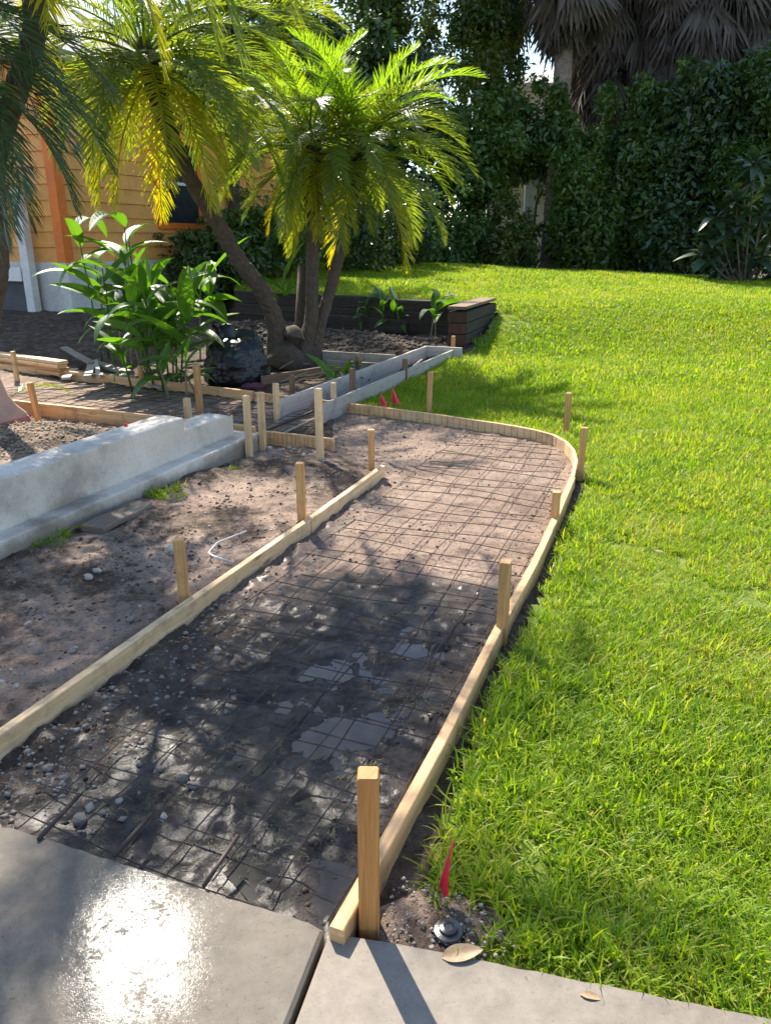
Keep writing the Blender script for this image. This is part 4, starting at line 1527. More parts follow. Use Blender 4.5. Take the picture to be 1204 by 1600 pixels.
bag()
x, y = G(393, 606, .05)
mb = MB()
n, k = 10, 14
vs_, fs = [], []
for i in range(n):
    t = i / (n - 1)
    for j in range(k):
        a = 2 * math.pi * j / k
        rr_ = math.sin(math.pi * min(.97, max(.03, t))) ** .5
        vs_.append((-.13 + .26 * t + random.uniform(-.01, .01), .07 * rr_ * math.cos(a) * (1 + .3 * random.uniform(-1, 1)), .045 + .045 * rr_ * math.sin(a) * (1 + .35 * random.uniform(-1, 1))))
for i in range(n - 1):
    for j in range(k):
        fs.append((i * k + j, i * k + (j + 1) % k, (i + 1) * k + (j + 1) % k, (i + 1) * k + j))
mb.add(vs_, fs)
o = mb.build('paper_sack', M['bag_red'], smooth=True)
o.location = (x, y + .12, gz1(x, y))
o.rotation_euler = (0, 0, .1)
tag(o, 'crumpled red and blue sack under the black refuse bag', 'sack')

# ------------------------------------------------------------------ timber retaining wall
rw = empty('timber_wall', (0, 0, 0), 'black creosoted timber retaining wall across the back of the bed', 'retaining wall')
A0, A1 = np.array([-2.55, 13.65]), np.array([1.52, 12.33])
for row in range(4):
    for s0, s1 in (((0, .46), (.465, 1)), ((0, .62), (.625, 1)), ((0, .35), (.355, 1)), ((0, .55), (.555, 1)))[row]:
        p0, p1 = A0 + (A1 - A0) * s0, A0 + (A1 - A0) * s1
        j = random.uniform(-.012, .012)
        mb = MB()
        z = .03 + row * .20
        dro = (.10 if row == 3 else 0)
        n = 8
        dd = np.array([.3, .95]) * (j + row * .012)
        mb.sweep([(*(p0 + (p1 - p0) * t + dd), z + .01 * math.sin(5 * t + row) - .10 * (s0 + (s1 - s0) * t) * (row / 3)) for t in np.linspace(0, 1, n)], lambda i, s: rect_sec(.2 - .01, .192, .012))
        mb.build('timber', M['timber'], rw)
p0, p1 = A0 + (A1 - A0) * .33 + np.array([-.03, -.2]), A0 + (A1 - A0) * .72 + np.array([-.03, -.2])
mb = MB()
mb.sweep([(*(p0 + (p1 - p0) * t), .30 - .06 * t) for t in np.linspace(0, 1, 6)], lambda i, s: rect_sec(.05, .22, .008))
tag(mb.build('plank', M['timber']), 'dark broken plank leaning on the timber wall', 'plank')
re_ = empty('timber_return', (0, 0, 0), 'short stacked timber return wall with rusty cut ends at the lawn', 'retaining wall')
R0, R1 = np.array([1.00, 11.05]), np.array([1.62, 12.62])
for row in range(4):
    mb = MB()
    z = .06 + row * .155
    j = random.uniform(-.01, .01)
    mb.sweep([(*(R0 + (R1 - R0) * t + V * j - U * .02 * (row % 2) * (t == 0)), z + .01 * t) for t in np.linspace(0, 1, 5)], lambda i, s: rect_sec(.27, .148, .012))
    tb = mb.build('timber', M['timber'], re_)
    mb = MB()
    c = R0 + V * j - U * (.004 + .02 * (row % 2))
    rot = Matrix.Rotation(math.atan2(U[1], U[0]), 3, 'Z')
    mb.box((c[0], c[1], z), (.006, .25, .13), rot)
    mb.build('cut_end', M['timber_end'], tb)
mb = MB()
c = (R0 + R1) / 2
mb.sweep([(*(R0 - U * .03), .655), (*(R0 + (R1 - R0) * .5), .66), (*R1, .665)], lambda i, s: rect_sec(.27, .04, .006))
mb.build('sunlit_top', M['stake_brown'], re_)  # lighter strip on the black stack, its colour stands for the sunlit top


# ------------------------------------------------------------------ house
def house():
    hz, h1 = .36, 1.20
    C0 = np.array([-5.13, 13.0])
    e_ = empty('orange_house', (*C0, hz), 'orange clapboard house with white foundation, behind the palms at left', 'house')
    inv = Vector((*C0, hz))
    def put(mb, name, mat, parent=None):
        mb.v = [tuple(Vector(p) - inv) for p in mb.v]
        return mb.build(name, mat, parent or e_)
    Lr, Le = 9.0, 7.0
    top = 4.1
    # structural core behind the boards
    mb = MB()
    i0 = C0 + U * .06 - V * .06
    pts = [i0, i0 + U * Lr, i0 + U * Lr - V * Le, i0 - V * Le]
    k = 4
    mb.add([(*p, hz - .3) for p in pts] + [(*p, top) for p in pts], [(0, 1, 5, 4), (1, 2, 6, 5), (2, 3, 7, 6), (3, 0, 4, 7), (4, 5, 6, 7)])
    put(mb, 'wall', M['siding'])
    mb = MB()
    j0 = C0 - U * .02 + V * .02
    pts = [j0, j0 + U * (Lr + .04), j0 + U * (Lr + .04) - V * (Le + .04), j0 - V * (Le + .04)]
    mb.add([(*p, hz - .3) for p in pts] + [(*p, h1) for p in pts], [(0, 1, 5, 4), (1, 2, 6, 5), (2, 3, 7, 6), (3, 0, 4, 7), (4, 5, 6, 7)])
    put(mb, 'foundation', M['foundation'])
    mb = MB()
    mb.box((*(C0 + V * .02 - U * .02 + U * .25), (hz + h1) / 2 - .05), (.6, .12, h1 - hz - .1), Matrix.Rotation(math.atan2(U[1], U[0]), 3, 'Z'))
    put(mb, 'corner_pier', M['foundation'])
    pitch = .235
    n = int((top - h1) / pitch)
    for r_ in range(n):
        z = h1 + r_ * pitch
        for p0, p1, nn in ((C0 + U * .1, C0 + U * Lr, V), (C0 - V * .1, C0 - V * Le, -U)):
            mb = MB()
            v = []
            for p in (p0, p1):
                v += [(*(p + nn * -.05), z), (*(p + nn * .022), z), (*(p + nn * .020), z + .012), (*(p + nn * -.006), z + pitch - .004), (*(p + nn * -.05), z + pitch - .004)]
            mb.add(v, [(i, (i + 1) % 5, 5 + (i + 1) % 5, 5 + i) for i in range(5)] + [(0, 4, 3, 2, 1), (5, 6, 7, 8, 9)])
            put(mb, 'siding_board', M['siding'])
    rot = Matrix.Rotation(math.atan2(U[1], U[0]), 3, 'Z')
    for off, sz in ((C0 + U * .055 + V * .012, (.17, .05, top - h1)), (C0 - V * .055 - U * .012, (.05, .17, top - h1))):
        mb = MB()
        mb.box((*off, (h1 + top) / 2), sz, rot)
        put(mb, 'corner_trim', M['trim'])
    # window on the long wall
    s0, s1, z0, z1 = 2.55, 3.75, 1.85, 3.25
    mb = MB()
    c = C0 + U * (s0 + s1) / 2 + V * .02
    mb.box((*c, (z0 + z1) / 2), (s1 - s0, .02, z1 - z0), rot)
    w_ = put(mb, 'window', M['glass'])
    for ds, z, sx, sz in ((-(s1 - s0) / 2 - .05, (z0 + z1) / 2, .12, z1 - z0 + .22), ((s1 - s0) / 2 + .05, (z0 + z1) / 2, .12, z1 - z0 + .22), (0, z0 - .055, s1 - s0 - .02, .11), (0, z1 + .055, s1 - s0 - .02, .11)):
        mb = MB()
        mb.box((*(c + U * ds + V * .012), z), (sx, .06, sz), rot)
        mb.v = [tuple(Vector(p) - inv) for p in mb.v]
        mb.build('window_trim', M['trim'], w_)
    mb = MB()
    mb.box((*(c + V * .015), (z0 + z1) / 2), (s1 - s0, .02, .05), rot)
    mb.v = [tuple(Vector(p) - inv) for p in mb.v]
    mb.build('sash_bar', M['white'], w_)
    # roof
    mb = MB()
    ov = .3
    a = C0 - U * ov + V * ov
    pts = [a, a + U * (Lr + 2 * ov), a + U * (Lr + 2 * ov) - V * (Le + 2 * ov), a - V * (Le + 2 * ov)]
    r0, r1 = (pts[0] + pts[3]) / 2 + U * 3.2, (pts[1] + pts[2]) / 2 - U * 3.2
    mb.add([(*p, top - .02) for p in pts] + [(*p, top + .12) for p in pts] + [(*r0, top + 2.0), (*r1, top + 2.0)],
           [(3, 2, 1, 0), (0, 1, 5, 4), (1, 2, 6, 5), (2, 3, 7, 6), (3, 0, 4, 7), (4, 5, 9, 8), (5, 6, 9), (6, 7, 8, 9), (7, 4, 8)])
    put(mb, 'roof', M['roof_shingle'])
    # side porch: white post, beam, dark opening
    mb = MB()
    pp = C0 - V * .62 - U * .18
    mb.box((*pp, (hz + 2.3) / 2 - .05), (.14, .16, 2.3 - hz + .1), rot)
    put(mb, 'porch_post', M['white'])
    mb = MB()
    mb.box((*(pp - V * 1.2), 1.02), (.16, 2.2, .22), rot)
    put(mb, 'porch_beam', M['white'])
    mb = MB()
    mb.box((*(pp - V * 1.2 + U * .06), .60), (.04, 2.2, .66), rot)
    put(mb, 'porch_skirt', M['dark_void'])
    return e_


house()

# neighbouring house beyond the hedge
def neighbour():
    e_ = empty('neighbour_house', (9.5, 34.5, 0), 'pale neighbour house with metal roof glimpsed through the hedge', 'house')
    def box(nm, c, s, mat, par=None):
        mb = MB()
        mb.box(c, s)
        return mb.build(nm, mat, par or e_)
    box('wall', (0, 0, 3.3), (9.4, 6, 6.6), M['foundation'])
    mb = MB()
    w, d, zt = 5.3, 3.7, 6.75
    mb.add([(-w, -d, zt), (w, -d, zt), (w, d, zt), (-w, d, zt), (-2.2, 0, zt + 1.55), (2.2, 0, zt + 1.55)], [(0, 1, 5, 4), (1, 2, 5), (2, 3, 4, 5), (3, 0, 4), (3, 2, 1, 0)])
    rf = mb.build('roof', M['roof_metal'], e_)
    for k in range(-9, 10):
        x0 = k * .55
        t = 1.0 if abs(x0) < 2.2 else max(0.05, (w - abs(x0)) / (w - 2.2))
        mb = MB()
        mb.sweep([(x0, -d, zt + .02), (x0 * (1 if t == 1 else 1), -d + d * t, zt + 1.55 * t + .02)], lambda i, s: rect_sec(.04, .05, .004))
        mb.build('roof_seam', M['roof_metal'], rf)
    box('fascia', (0, -3.72, 6.66), (10.7, .06, .26), M['white'])
    for x in (-3.2, -1.2, 1.2):
        wdw = box('window', (x, -3.02, 5.2), (1.0, .06, 1.5), M['glass'])
        box('window_frame', (x, -3.06, 5.98), (1.16, .06, .10), M['white'], wdw)
    # lower covered terrace
    box('terrace_roof', (-4.0, -4.6, 3.72), (4.6, 3.0, .16), M['roof_metal'])
    box('terrace_beam', (-4.0, -6.0, 3.45), (4.4, .14, .30), M['white'])
    for x in (-5.9, -4.6, -3.2, -2.0):
        box('terrace_post', (x, -6.0, 1.6), (.26, .20, 3.4), M['white'])
    box('terrace_wall', (-4.0, -3.2, 1.7), (4.4, .1, 3.4), M['white'])
    return e_


neighbour()

# ------------------------------------------------------------------ feather palms
def frond_mesh(L, e0, arch, npair, leafL, w, mat, seed, vee=.25, gdroop=.5):
    r = np.random.default_rng(seed)
    ns = 22
    P_, T_ = [np.zeros(3)], []
    bend = r.normal() * .18
    for i in range(ns):
        s = i / ns
        el = max(e0 - arch * s ** 1.15, -1.50)
        az = bend * s
        t = np.array([math.cos(el) * math.cos(az), math.cos(el) * math.sin(az), math.sin(el)])
        T_.append(t)
        P_.append(P_[-1] + t * L / ns)
    T_.append(T_[-1])
    P_, T_ = np.array(P_), np.array(T_)
    vs_, fs, tone = [], [], []
    # rachis
    k = 4
    for i in range(ns + 1):
        t = T_[i]
        sd_ = np.cross(t, [0, 0, 1.0])
        sd_ = sd_ / (np.linalg.norm(sd_) + 1e-6)
        up = np.cross(sd_, t)
        rr = .013 * (1 - .85 * i / ns)
        for j in range(k):
            a = 2 * math.pi * j / k
            vs_.append(P_[i] + sd_ * rr * 1.3 * math.cos(a) + up * rr * math.sin(a))
            tone.append(.75)
    for i in range(ns):
        for j in range(k):
            fs.append((i * k + j, i * k + (j + 1) % k, (i + 1) * k + (j + 1) % k, (i + 1) * k + j))
    for pi in range(npair):
        s = .13 + .87 * (pi + .5) / npair
        fi = s * ns
        i = min(int(fi), ns - 1)
        b = P_[i] + (P_[i + 1] - P_[i]) * (fi - i)
        t = T_[i]
        sd_ = np.cross(t, [0, 0, 1.0])
        sd_ = sd_ / (np.linalg.norm(sd_) + 1e-6)
        up = np.cross(sd_, t)
        prof = math.sin(math.pi * (0.12 + .82 * s) ** .85) ** .55
        for sg in (-1, 1):
            ang = math.radians(68 - 44 * s + r.normal() * 7)
            d = t * math.cos(ang) + sd_ * sg * math.sin(ang) + up * (vee + r.normal() * .12)
            d = d / np.linalg.norm(d)
            ll = leafL * prof * r.uniform(.85, 1.12)
            ww = w * (.7 + .3 * prof)
            wd = np.cross(d, up)
            wd = wd / (np.linalg.norm(wd) + 1e-6)
            wd = wd * .8 + up * .45 * sg
            o = len(vs_)
            p = b.copy()
            tn = np.clip(r.normal(.45, .2), 0, 1)
            nseg = 3
            for q_ in range(nseg + 1):
                u_ = q_ / nseg
                half = ww / 2 * (.55, 1.0, .8, .06)[q_]
                vs_.append(p - wd * half)
                vs_.append(p + wd * half)
                tone += [tn, tn]
                dd = d + np.array([0, 0, -1.0]) * gdroop * u_ * (1 + .3 * r.normal())
                dd = dd / np.linalg.norm(dd)
                p = p + dd * ll / nseg
            for q_ in range(nseg):
                a = o + 2 * q_
                fs.append((a, a + 1, a + 3, a + 2))
    return fast_mesh('frond', np.array(vs_), np.array(fs), mat, tone=np.array(tone))


def trunk_mesh(pts, r0, r1, mat, bumps=.18, k=14, flare=0.0, seed=0):
    r = np.random.default_rng(seed)
    pts = np.array(pts, float)
    seg = np.linalg.norm(np.diff(pts, axis=0), axis=1)
    cum = np.concatenate([[0], np.cumsum(seg)])
    n = max(12, int(cum[-1] / .045))
    S = np.linspace(0, cum[-1], n)
    # smooth the polyline
    C = np.column_stack([np.interp(S, cum, pts[:, i]) for i in range(3)])
    for _ in range(max(4, n // 6)):
        C[1:-1] = (C[:-2] + C[1:-1] * 2 + C[2:]) / 4
    vs_, fs = [], []
    for i in range(n):
        f = i / (n - 1)
        t = C[min(i + 1, n - 1)] - C[max(i - 1, 0)]
        t /= np.linalg.norm(t)
        a = np.cross(t, [0.3, 1, 0])
        a /= np.linalg.norm(a)
        b = np.cross(a, t)
        for j in range(k):
            th = 2 * math.pi * j / k
            ph = th * 5 / 2 + S[i] * 38
            rad = (r0 + (r1 - r0) * f) * (1 + bumps * (.5 * abs(math.sin(ph)) * abs(math.sin(S[i] * 34 + 2 * th)) + .25 * r.normal()))
            rad += flare * math.exp(-f * n * .045 / .16) * (1 + .3 * math.sin(3 * th + seed))
            vs_.append(C[i] + a * rad * math.cos(th) + b * rad * math.sin(th))
    for i in range(n - 1):
        for j in range(k):
            fs.append((i * k + j, i * k + (j + 1) % k, (i + 1) * k + (j + 1) % k, (i + 1) * k + j))
    o = len(vs_)
    vs_.append(C[-1])
    fs2 = [(o, (n - 1) * k + j, (n - 1) * k + (j + 1) % k, o) for j in range(k)]
    me = bpy.data.meshes.new('trunk')
    me.from_pydata([tuple(p) for p in vs_], [], fs + [(a, b, c) for a, b, c, _ in fs2])
    me.materials.append(mat)
    return me


def frond_set(L, leafL, w, seed, spec, npair=44):
    """spec: list of (class, elevation deg, arch, material)"""
    return [frond_mesh(L * f, math.radians(e0), arch, npair, leafL, w, M[m], seed + i, gdroop=g) for i, (e0, arch, m, f, g) in enumerate(spec)]


SPEC_FULL = [(78, .9, 'palm_bright', .85, .25), (62, 1.25, 'palm_bright', 1.0, .35), (50, 1.3, 'palm', 1.0, .4), (38, 1.45, 'palm', 1.05, .5), (22, 1.4, 'palm', 1.05, .55),
             (8, 1.3, 'palm', 1.0, .6), (-12, 1.2, 'palm', .95, .6), (-40, .9, 'palm_yellow', .9, .6), (-62, .6, 'palm_yellow', .8, .5)]
SPEC_NEAR = [(70, 1.2, 'palm_bright', .95, .35), (45, 1.5, 'palm_bright', 1.05, .55), (25, 1.6, 'palm', 1.05, .7), (8, 1.5, 'palm', 1.05, .8), (-12, 1.3, 'palm', 1.0, .9), (-35, 1.0, 'palm_yellow', 1.0, .8), (-55, .7, 'palm_yellow', .9, .6)]
SPEC_SHADED = [(70, 1.2, 'palm', .95, .35), (45, 1.5, 'palm', 1.05, .55), (25, 1.6, 'palm_shaded', 1.05, .7), (8, 1.5, 'palm_shaded', 1.05, .8), (-12, 1.3, 'palm_shaded', 1.0, .9), (-35, 1.0, 'palm_shaded', 1.0, .8), (-55, .7, 'palm_yellow', .9, .6)]


def palm(label, base, path, r0, r1, sets, counts, scl, seed, fibre=(.11, .45), dark=True, flare=0.0, extra=(), bias=None):
    r = np.random.default_rng(seed)
    e_ = empty('palm_tree', base, label, 'palm tree', 'feather palms around the bed')
    P_ = [np.array(p) - np.array(base) for p in path]
    link('trunk', trunk_mesh(P_, r0, r1, M['bark_dark' if dark else 'bark'], flare=flare, seed=seed), e_)
    top = P_[-1]
    d = P_[-1] - P_[-2]
    d /= np.linalg.norm(d)
    if fibre:
        pts = [top - d * fibre[1], top - d * fibre[1] * .6, top - d * fibre[1] * .25, top + d * .05, top + d * .16]
        rr = [r1 * .9, fibre[0], fibre[0] * 1.15, fibre[0] * .9, .03]
        mb = MB()
        mb.tube(pts, lambda i, s: rr[i], 10)
        mb.build('fibre_sheath', M['fibre'], e_, smooth=True)
        # old leaf-base stubs
        for j in range(16):
            th = j * 2.4
            u_ = random.uniform(.15, .95)
            c = top - d * fibre[1] * u_
            o_ = np.array([math.cos(th), math.sin(th), 0])
            mb = MB()
            rad = fibre[0] * .9
            mb.tube([c + o_ * rad * .6, c + o_ * (rad + .035) + np.array([0, 0, .05]), c + o_ * (rad + .05) + np.array([0, 0, .10])], lambda i, s: (.022, .016, .007)[i], 5)
            mb.build('leaf_stub', M['bark_dark'], e_)
    th = r.random() * 6.28
    for ci_, cnt in enumerate(counts):
        for q_ in range(cnt):
            th += 2.39996 + r.normal() * .2
            me = sets[ci_][q_ % len(sets[ci_])]
            zr = (.10 - .05 * ci_ / max(1, len(counts)))
            link('frond', me, e_, loc=tuple(top + d * (.10 - .035 * ci_) + np.array([math.cos(th), math.sin(th), 0]) * .03), rot=(r.normal() * .06, r.normal() * .06, th), scl=scl * r.uniform(.88, 1.12))
    for (ci_, ang, s_) in extra:
        me = sets[ci_][r.integers(0, len(sets[ci_]))]
        link('frond', me, e_, loc=tuple(top + d * .02), rot=(0, 0, math.radians(ang)), scl=scl * s_)
    return e_


def transpose_sets(L, leafL, w, seed, spec, variants=2, npair=44):
    a = [frond_set(L, leafL, w, seed + 100 * v, spec, npair) for v in range(variants)]
    return [[a[v][i] for v in range(variants)] for i in range(len(spec))]


setA = transpose_sets(1.40, .31, .0145, 1000, SPEC_FULL, 3, npair=60)
setD = transpose_sets(1.80, .42, .016, 3000, SPEC_SHADED, 3, npair=62)
setN = transpose_sets(1.80, .42, .016, 4000, SPEC_NEAR, 3, npair=58)

CB = (-1.22, 10.0, .02)
# leaning left trunk
pa = [(-1.38, 9.85, .0), AT(432, 505, 9.85), AT(412, 455, 9.8), AT(378, 415, 9.7), AT(338, 345, 9.6), AT(300, 285, 9.45), AT(262, 200, 9.3), AT(228, 85, 9.1)]
palm('palm with a thin trunk leaning far left from the clump, yellow hanging fronds', pa[0], pa, .11, .07, setA, [2, 4, 4, 5, 6, 7, 7, 5, 0], 1.2, 11, fibre=(.10, 1.0), flare=.12,
     extra=[(7, -60, 1.0), (6, -20, 1.1), (7, -150, 1.0), (6, 10, 1.2), (6, -100, 1.1)])
pb = [(-1.12, 9.98, .0), AT(487, 500, 10.0), AT(487, 430, 10.05), AT(490, 340, 10.1), AT(487, 270, 10.1), AT(486, 222, 10.1)]
palm('upright palm in the middle of the clump with a thick dark fibrous neck', pb[0], pb, .088, .065, setA, [2, 4, 4, 5, 5, 5, 4, 3, 2], .92, 12, fibre=(.12, .95), flare=.14,
     extra=[(8, -80, 1.1), (7, -110, 1.0), (8, -45, 1.0)])
pc = [(-.98, 10.05, .0), AT(500, 505, 10.1), AT(520, 440, 10.2), AT(540, 355, 10.3), AT(556, 290, 10.35), AT(566, 232, 10.4)]
palm('palm leaning right out of the clump with a full round crown', pc[0], pc, .08, .056, setA, [4, 7, 7, 7, 7, 7, 5, 2, 0], 1.08, 13, fibre=(.085, .55), flare=.10)
# cut stub of an old trunk in the clump
mb = MB()
mb.tube([(-1.28, 9.72, .0), (-1.20, 9.80, .25), (-1.16, 9.84, .40), (-1.14, 9.85, .50), (-1.13, 9.85, .54)], lambda i, s: (.27, .19, .15, .10, .02)[i], 14)
tag(mb.build('palm_stump', M['bark_dark'], smooth=True), 'rounded cut stump at the foot of the palm clump', 'stump')
sp = AT(475, 415, 10.3)
mb = MB()
mb.tube([(-1.05, 10.2, 0), (-1.10, 10.25, .5), sp], lambda i, s: (.10, .08, .075)[i], 12)
tag(mb.build('palm_stump', M['bark_dark'], smooth=True), 'tall sawn-off trunk standing behind the middle palm', 'stump')

# near palms at the left edge: one trunk crosses the corner of the view, crowns hang in from above
pd = [(-3.75, 6.95, .0), (-3.5, 6.75, .6), AT(-2, 410, 6.5), (-3.0, 6.4, 2.1), AT(62, 40, 6.25), (-2.38, 6.0, 3.6), (-2.32, 5.9, 4.05)]
palm('tall dark palm at the left edge, its crown hanging in from above', pd[0], pd, .10, .07, setN, [3, 7, 9, 7, 6, 4, 1], .80, 21, fibre=(.12, .8), flare=.06,
     extra=[(4, -25, 1.2), (4, 25, 1.25), (2, 0, 1.35), (3, -12, 1.45), (3, 12, 1.45), (4, 2, 1.4)])
pe = [(-4.0, 6.6, .0), (-3.9, 6.3, 1.0), (-3.6, 6.0, 2.0), (-3.38, 5.9, 2.85)]
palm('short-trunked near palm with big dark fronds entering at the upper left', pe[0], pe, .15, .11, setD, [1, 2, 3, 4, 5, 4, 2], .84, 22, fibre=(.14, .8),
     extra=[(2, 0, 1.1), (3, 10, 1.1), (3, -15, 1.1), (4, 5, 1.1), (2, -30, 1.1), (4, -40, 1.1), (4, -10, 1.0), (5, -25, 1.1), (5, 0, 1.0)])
# one more behind, above the house
pf = [(-3.3, 17.6, .4), (-3.2, 17.5, 2.0), (-3.1, 17.4, 3.8), (-3.0, 17.3, 5.4)]
palm('tall palm beside the orange house wall, half hidden behind nearer fronds', pf[0], pf, .13, .09, setA, [4, 7, 7, 8, 8, 8, 6, 3, 2], 1.7, 23, fibre=(.12, .6))

# fallen palm debris at the clump foot
mb_ = []
for i in range(26):
    x, y = G(random.uniform(425, 530), random.uniform(570, 608), .08)
    a = random.uniform(-.6, 1.2)
    l_ = random.uniform(.15, .45)
    z = gz1(x, y)
    mb_.append((x, y, z, a, l_))
mb = MB()
for x, y, z, a, l_ in mb_:
    mb.tube([(x, y, z + .05), (x + l_ * math.cos(a), y + l_ * math.sin(a) * .6, z + random.uniform(.04, .16))], .008, 4)
tag(mb.build('palm_litter', M['straw']), 'dry palm ribs littering the foot of the clump', 'palm litter', kind='stuff')

# small green frond at the pillar
o = link('fallen_frond', setA[2][0], loc=(*G(15, 622, .1), .10), rot=(0, .3, .55), scl=.42)
tag(o, 'small loose palm frond lying beside the pink pillar', 'frond')


# ------------------------------------------------------------------ ginger plants (paddle leaves on canes)
def paddle_mesh(L, w, fold, curl, seed):
    mb = MB()
    vs_, fs, uv = simple_leaf(L, w, fold, curl, n=14, m=6)
    r = np.random.default_rng(seed)
    k = 7
    vs_ = [(x, y, z + .006 * math.sin(x * 40 + y * 10) * (abs(y) / w)) for x, y, z in vs_]
    # bend along the length with a true arc
    out = []
    for x, y, z in vs_:
        a = curl * (x / L)
        R_ = L / max(curl, .05)
        out.append((R_ * math.sin(a) + 0, y, -R_ * (1 - math.cos(a)) + fold * abs(y)))
    mb.add(out, fs, uv)
    me = mb.mesh('leaf', M['ginger'], True)
    at_ = me.attributes.new('tone', 'FLOAT', 'POINT')
    at_.data.foreach_set('value', np.full(len(me.vertices), .3 + .5 * r.random(), np.float32))
    return me


PAD = [paddle_mesh(.50, .062, .4, c, i) for i, c in enumerate((.2, .5, .9, 1.3, 1.8, 2.2))] + [paddle_mesh(.70, .085, .45, c, 9 + i) for i, c in enumerate((.3, .8, 1.3, 1.9))]


def ginger(label, canes, seed, name='ginger_plant', group=None):
    r = np.random.default_rng(seed)
    x0, y0 = canes[0][0], canes[0][1]
    z0 = gz1(x0, y0)
    e_ = empty(name, (x0, y0, z0), label, 'plant', group)
    for x, y, h, nl, ls in canes:
        bx, by, bz_ = x - x0, y - y0, gz1(x, y) - z0 - .02
        lx_, ly_ = r.normal() * .10, r.normal() * .10
        if h > .25:
            mb = MB()
            mb.tube([(bx, by, bz_), (bx + lx_ * .4, by + ly_ * .4, bz_ + h * .5), (bx + lx_, by + ly_, bz_ + h)], lambda i, s: (.013, .011, .007)[i], 6)
            mb.build('cane', M['straw'] if r.random() < .4 else M['ginger'], e_)
        th = r.random() * 6.28
        for k in range(nl):
            f = 1 - .62 * k / max(1, nl)
            th += math.pi + r.normal() * .5
            el = math.radians(r.uniform(30, 75) * (1 if k < nl * .6 else .6))
            me = PAD[r.integers(0, len(PAD))]
            link('leaf', me, e_, loc=(bx + lx_ * f, by + ly_ * f, bz_ + h * f), rot=(r.normal() * .35, -el, th), scl=ls * r.uniform(.75, 1.2))
    return e_


def canes_at(lst, h, nl, ls):
    out = []
    for (px, py) in lst:
        x, y = G(px, py, .15)
        out.append((x, y, h * random.uniform(.75, 1.1), nl, ls))
    return out


ginger('tallest ginger clump, left of the others, before the house corner', canes_at([(190, 560), (170, 552), (205, 566), (180, 570), (215, 556), (225, 562), (160, 560)], 1.55, 5, 1.25), 1)
ginger('dense ginger clump in the middle, just left of the refuse bag', canes_at([(250, 580), (275, 585), (262, 570), (235, 575), (240, 588), (270, 578), (255, 592), (280, 590), (228, 582), (245, 566), (222, 572)], 1.0, 8, .95), 2)
ginger('ginger clump behind the refuse bag with arching leaves', canes_at([(322, 545), (335, 540), (312, 550)], 1.0, 5, .9), 3)
ginger('low ginger sprouts beside the short stake at the far board', canes_at([(205, 590), (262, 600), (290, 600), (308, 596)], .40, 5, .6), 4)
for (px, py, h, s, lab) in ((575, 505, .45, .75, 'broad-leaved young plant against the timber wall, right of the palm trunks'),
                            (600, 500, .50, .8, 'broad-leaved young plant against the middle of the timber wall'),
                            (625, 500, .45, .7, 'broad-leaved young plant right of the middle one on the timber wall'),
                            (672, 525, .60, .95, 'larger broad-leaved plant in the corner beside the timber return'),
                            (445, 480, .75, 1.0, 'broad-leaved plant between the leaning palm and the timber wall')):
    x, y = G(px, py, .15)
    y = min(y, 12.7 - .32 * x)
    x = (px - 602) / FOC * (y * CT + 1.4 * ST)
    ginger(lab, [(x, y, h, 4, s), (x + .08, y + .05, h * .7, 3, s)], int(px), 'broadleaf_plant')
x, y = G(520, 590, .1)
ginger('dark low leaves beside the trench board under the palm', [(x, y, .14, 5, .6), (x + .2, y + .25, .14, 4, .55)], 77, 'broadleaf_plant')


# ------------------------------------------------------------------ shrubs and trees
def leaf_cloud(name, centers, radii, n, size, mat, parent, seed, droop=.3, aspect=.45):
    r = np.random.default_rng(seed)
    centers, radii = np.array(centers, float), np.array(radii, float)
    wgt = radii[:, 0] * radii[:, 1] + radii[:, 0] * radii[:, 2]
    ci_ = r.choice(len(centers), n, p=wgt / wgt.sum())
    d = r.normal(size=(n, 3))
    d /= np.linalg.norm(d, axis=1)[:, None]
    rad = r.random(n) ** (1 / 2.2)
    # uneven outline: shrink along some directions
    lump = .72 + .38 * vnoise(d[:, 0] * 2.3 + ci_ * 7.7, d[:, 2] * 2.3 + d[:, 1] * 1.7 + 40)
    p = centers[ci_] + d * radii[ci_] * (rad * lump)[:, None]
    # drop whole clumps to leave holes
    k = vnoise(p[:, 0] * 1.9 + 13, p[:, 2] * 1.9 + p[:, 1] * .7) > .17
    p, d = p[k], d[k]
    n = len(p)
    nrm = d * .7 + r.normal(size=(n, 3)) * .6 + np.array([0, 0, .5])
    nrm /= np.linalg.norm(nrm, axis=1)[:, None]
    ax = np.cross(nrm, r.normal(size=(n, 3)))
    ax /= np.linalg.norm(ax, axis=1)[:, None]
    ax[:, 2] -= droop
    ax /= np.linalg.norm(ax, axis=1)[:, None]
    bx = np.cross(nrm, ax)
    s = size * r.uniform(.45, 1.5, n)
    tip = p + ax * s[:, None]
    mid_ = p + ax * (s * .5)[:, None]
    f = nrm * (s * .10)[:, None]
    v = np.stack([p, mid_ + bx * (s * aspect * .5)[:, None] + f, tip, mid_ - bx * (s * aspect * .5)[:, None] + f], 1).reshape(-1, 3)
    q_ = np.arange(n * 4).reshape(-1, 4)
    cl = vnoise(p[:, 0] * 1.1 + 3, p[:, 2] * 1.1 + p[:, 1] * .8 + 9)
    tn = np.repeat(np.clip(r.normal(.1, .18, n) + cl * .75, 0, 1), 4)
    return link(name, fast_mesh(name, v, q_, mat, tone=tn), parent)


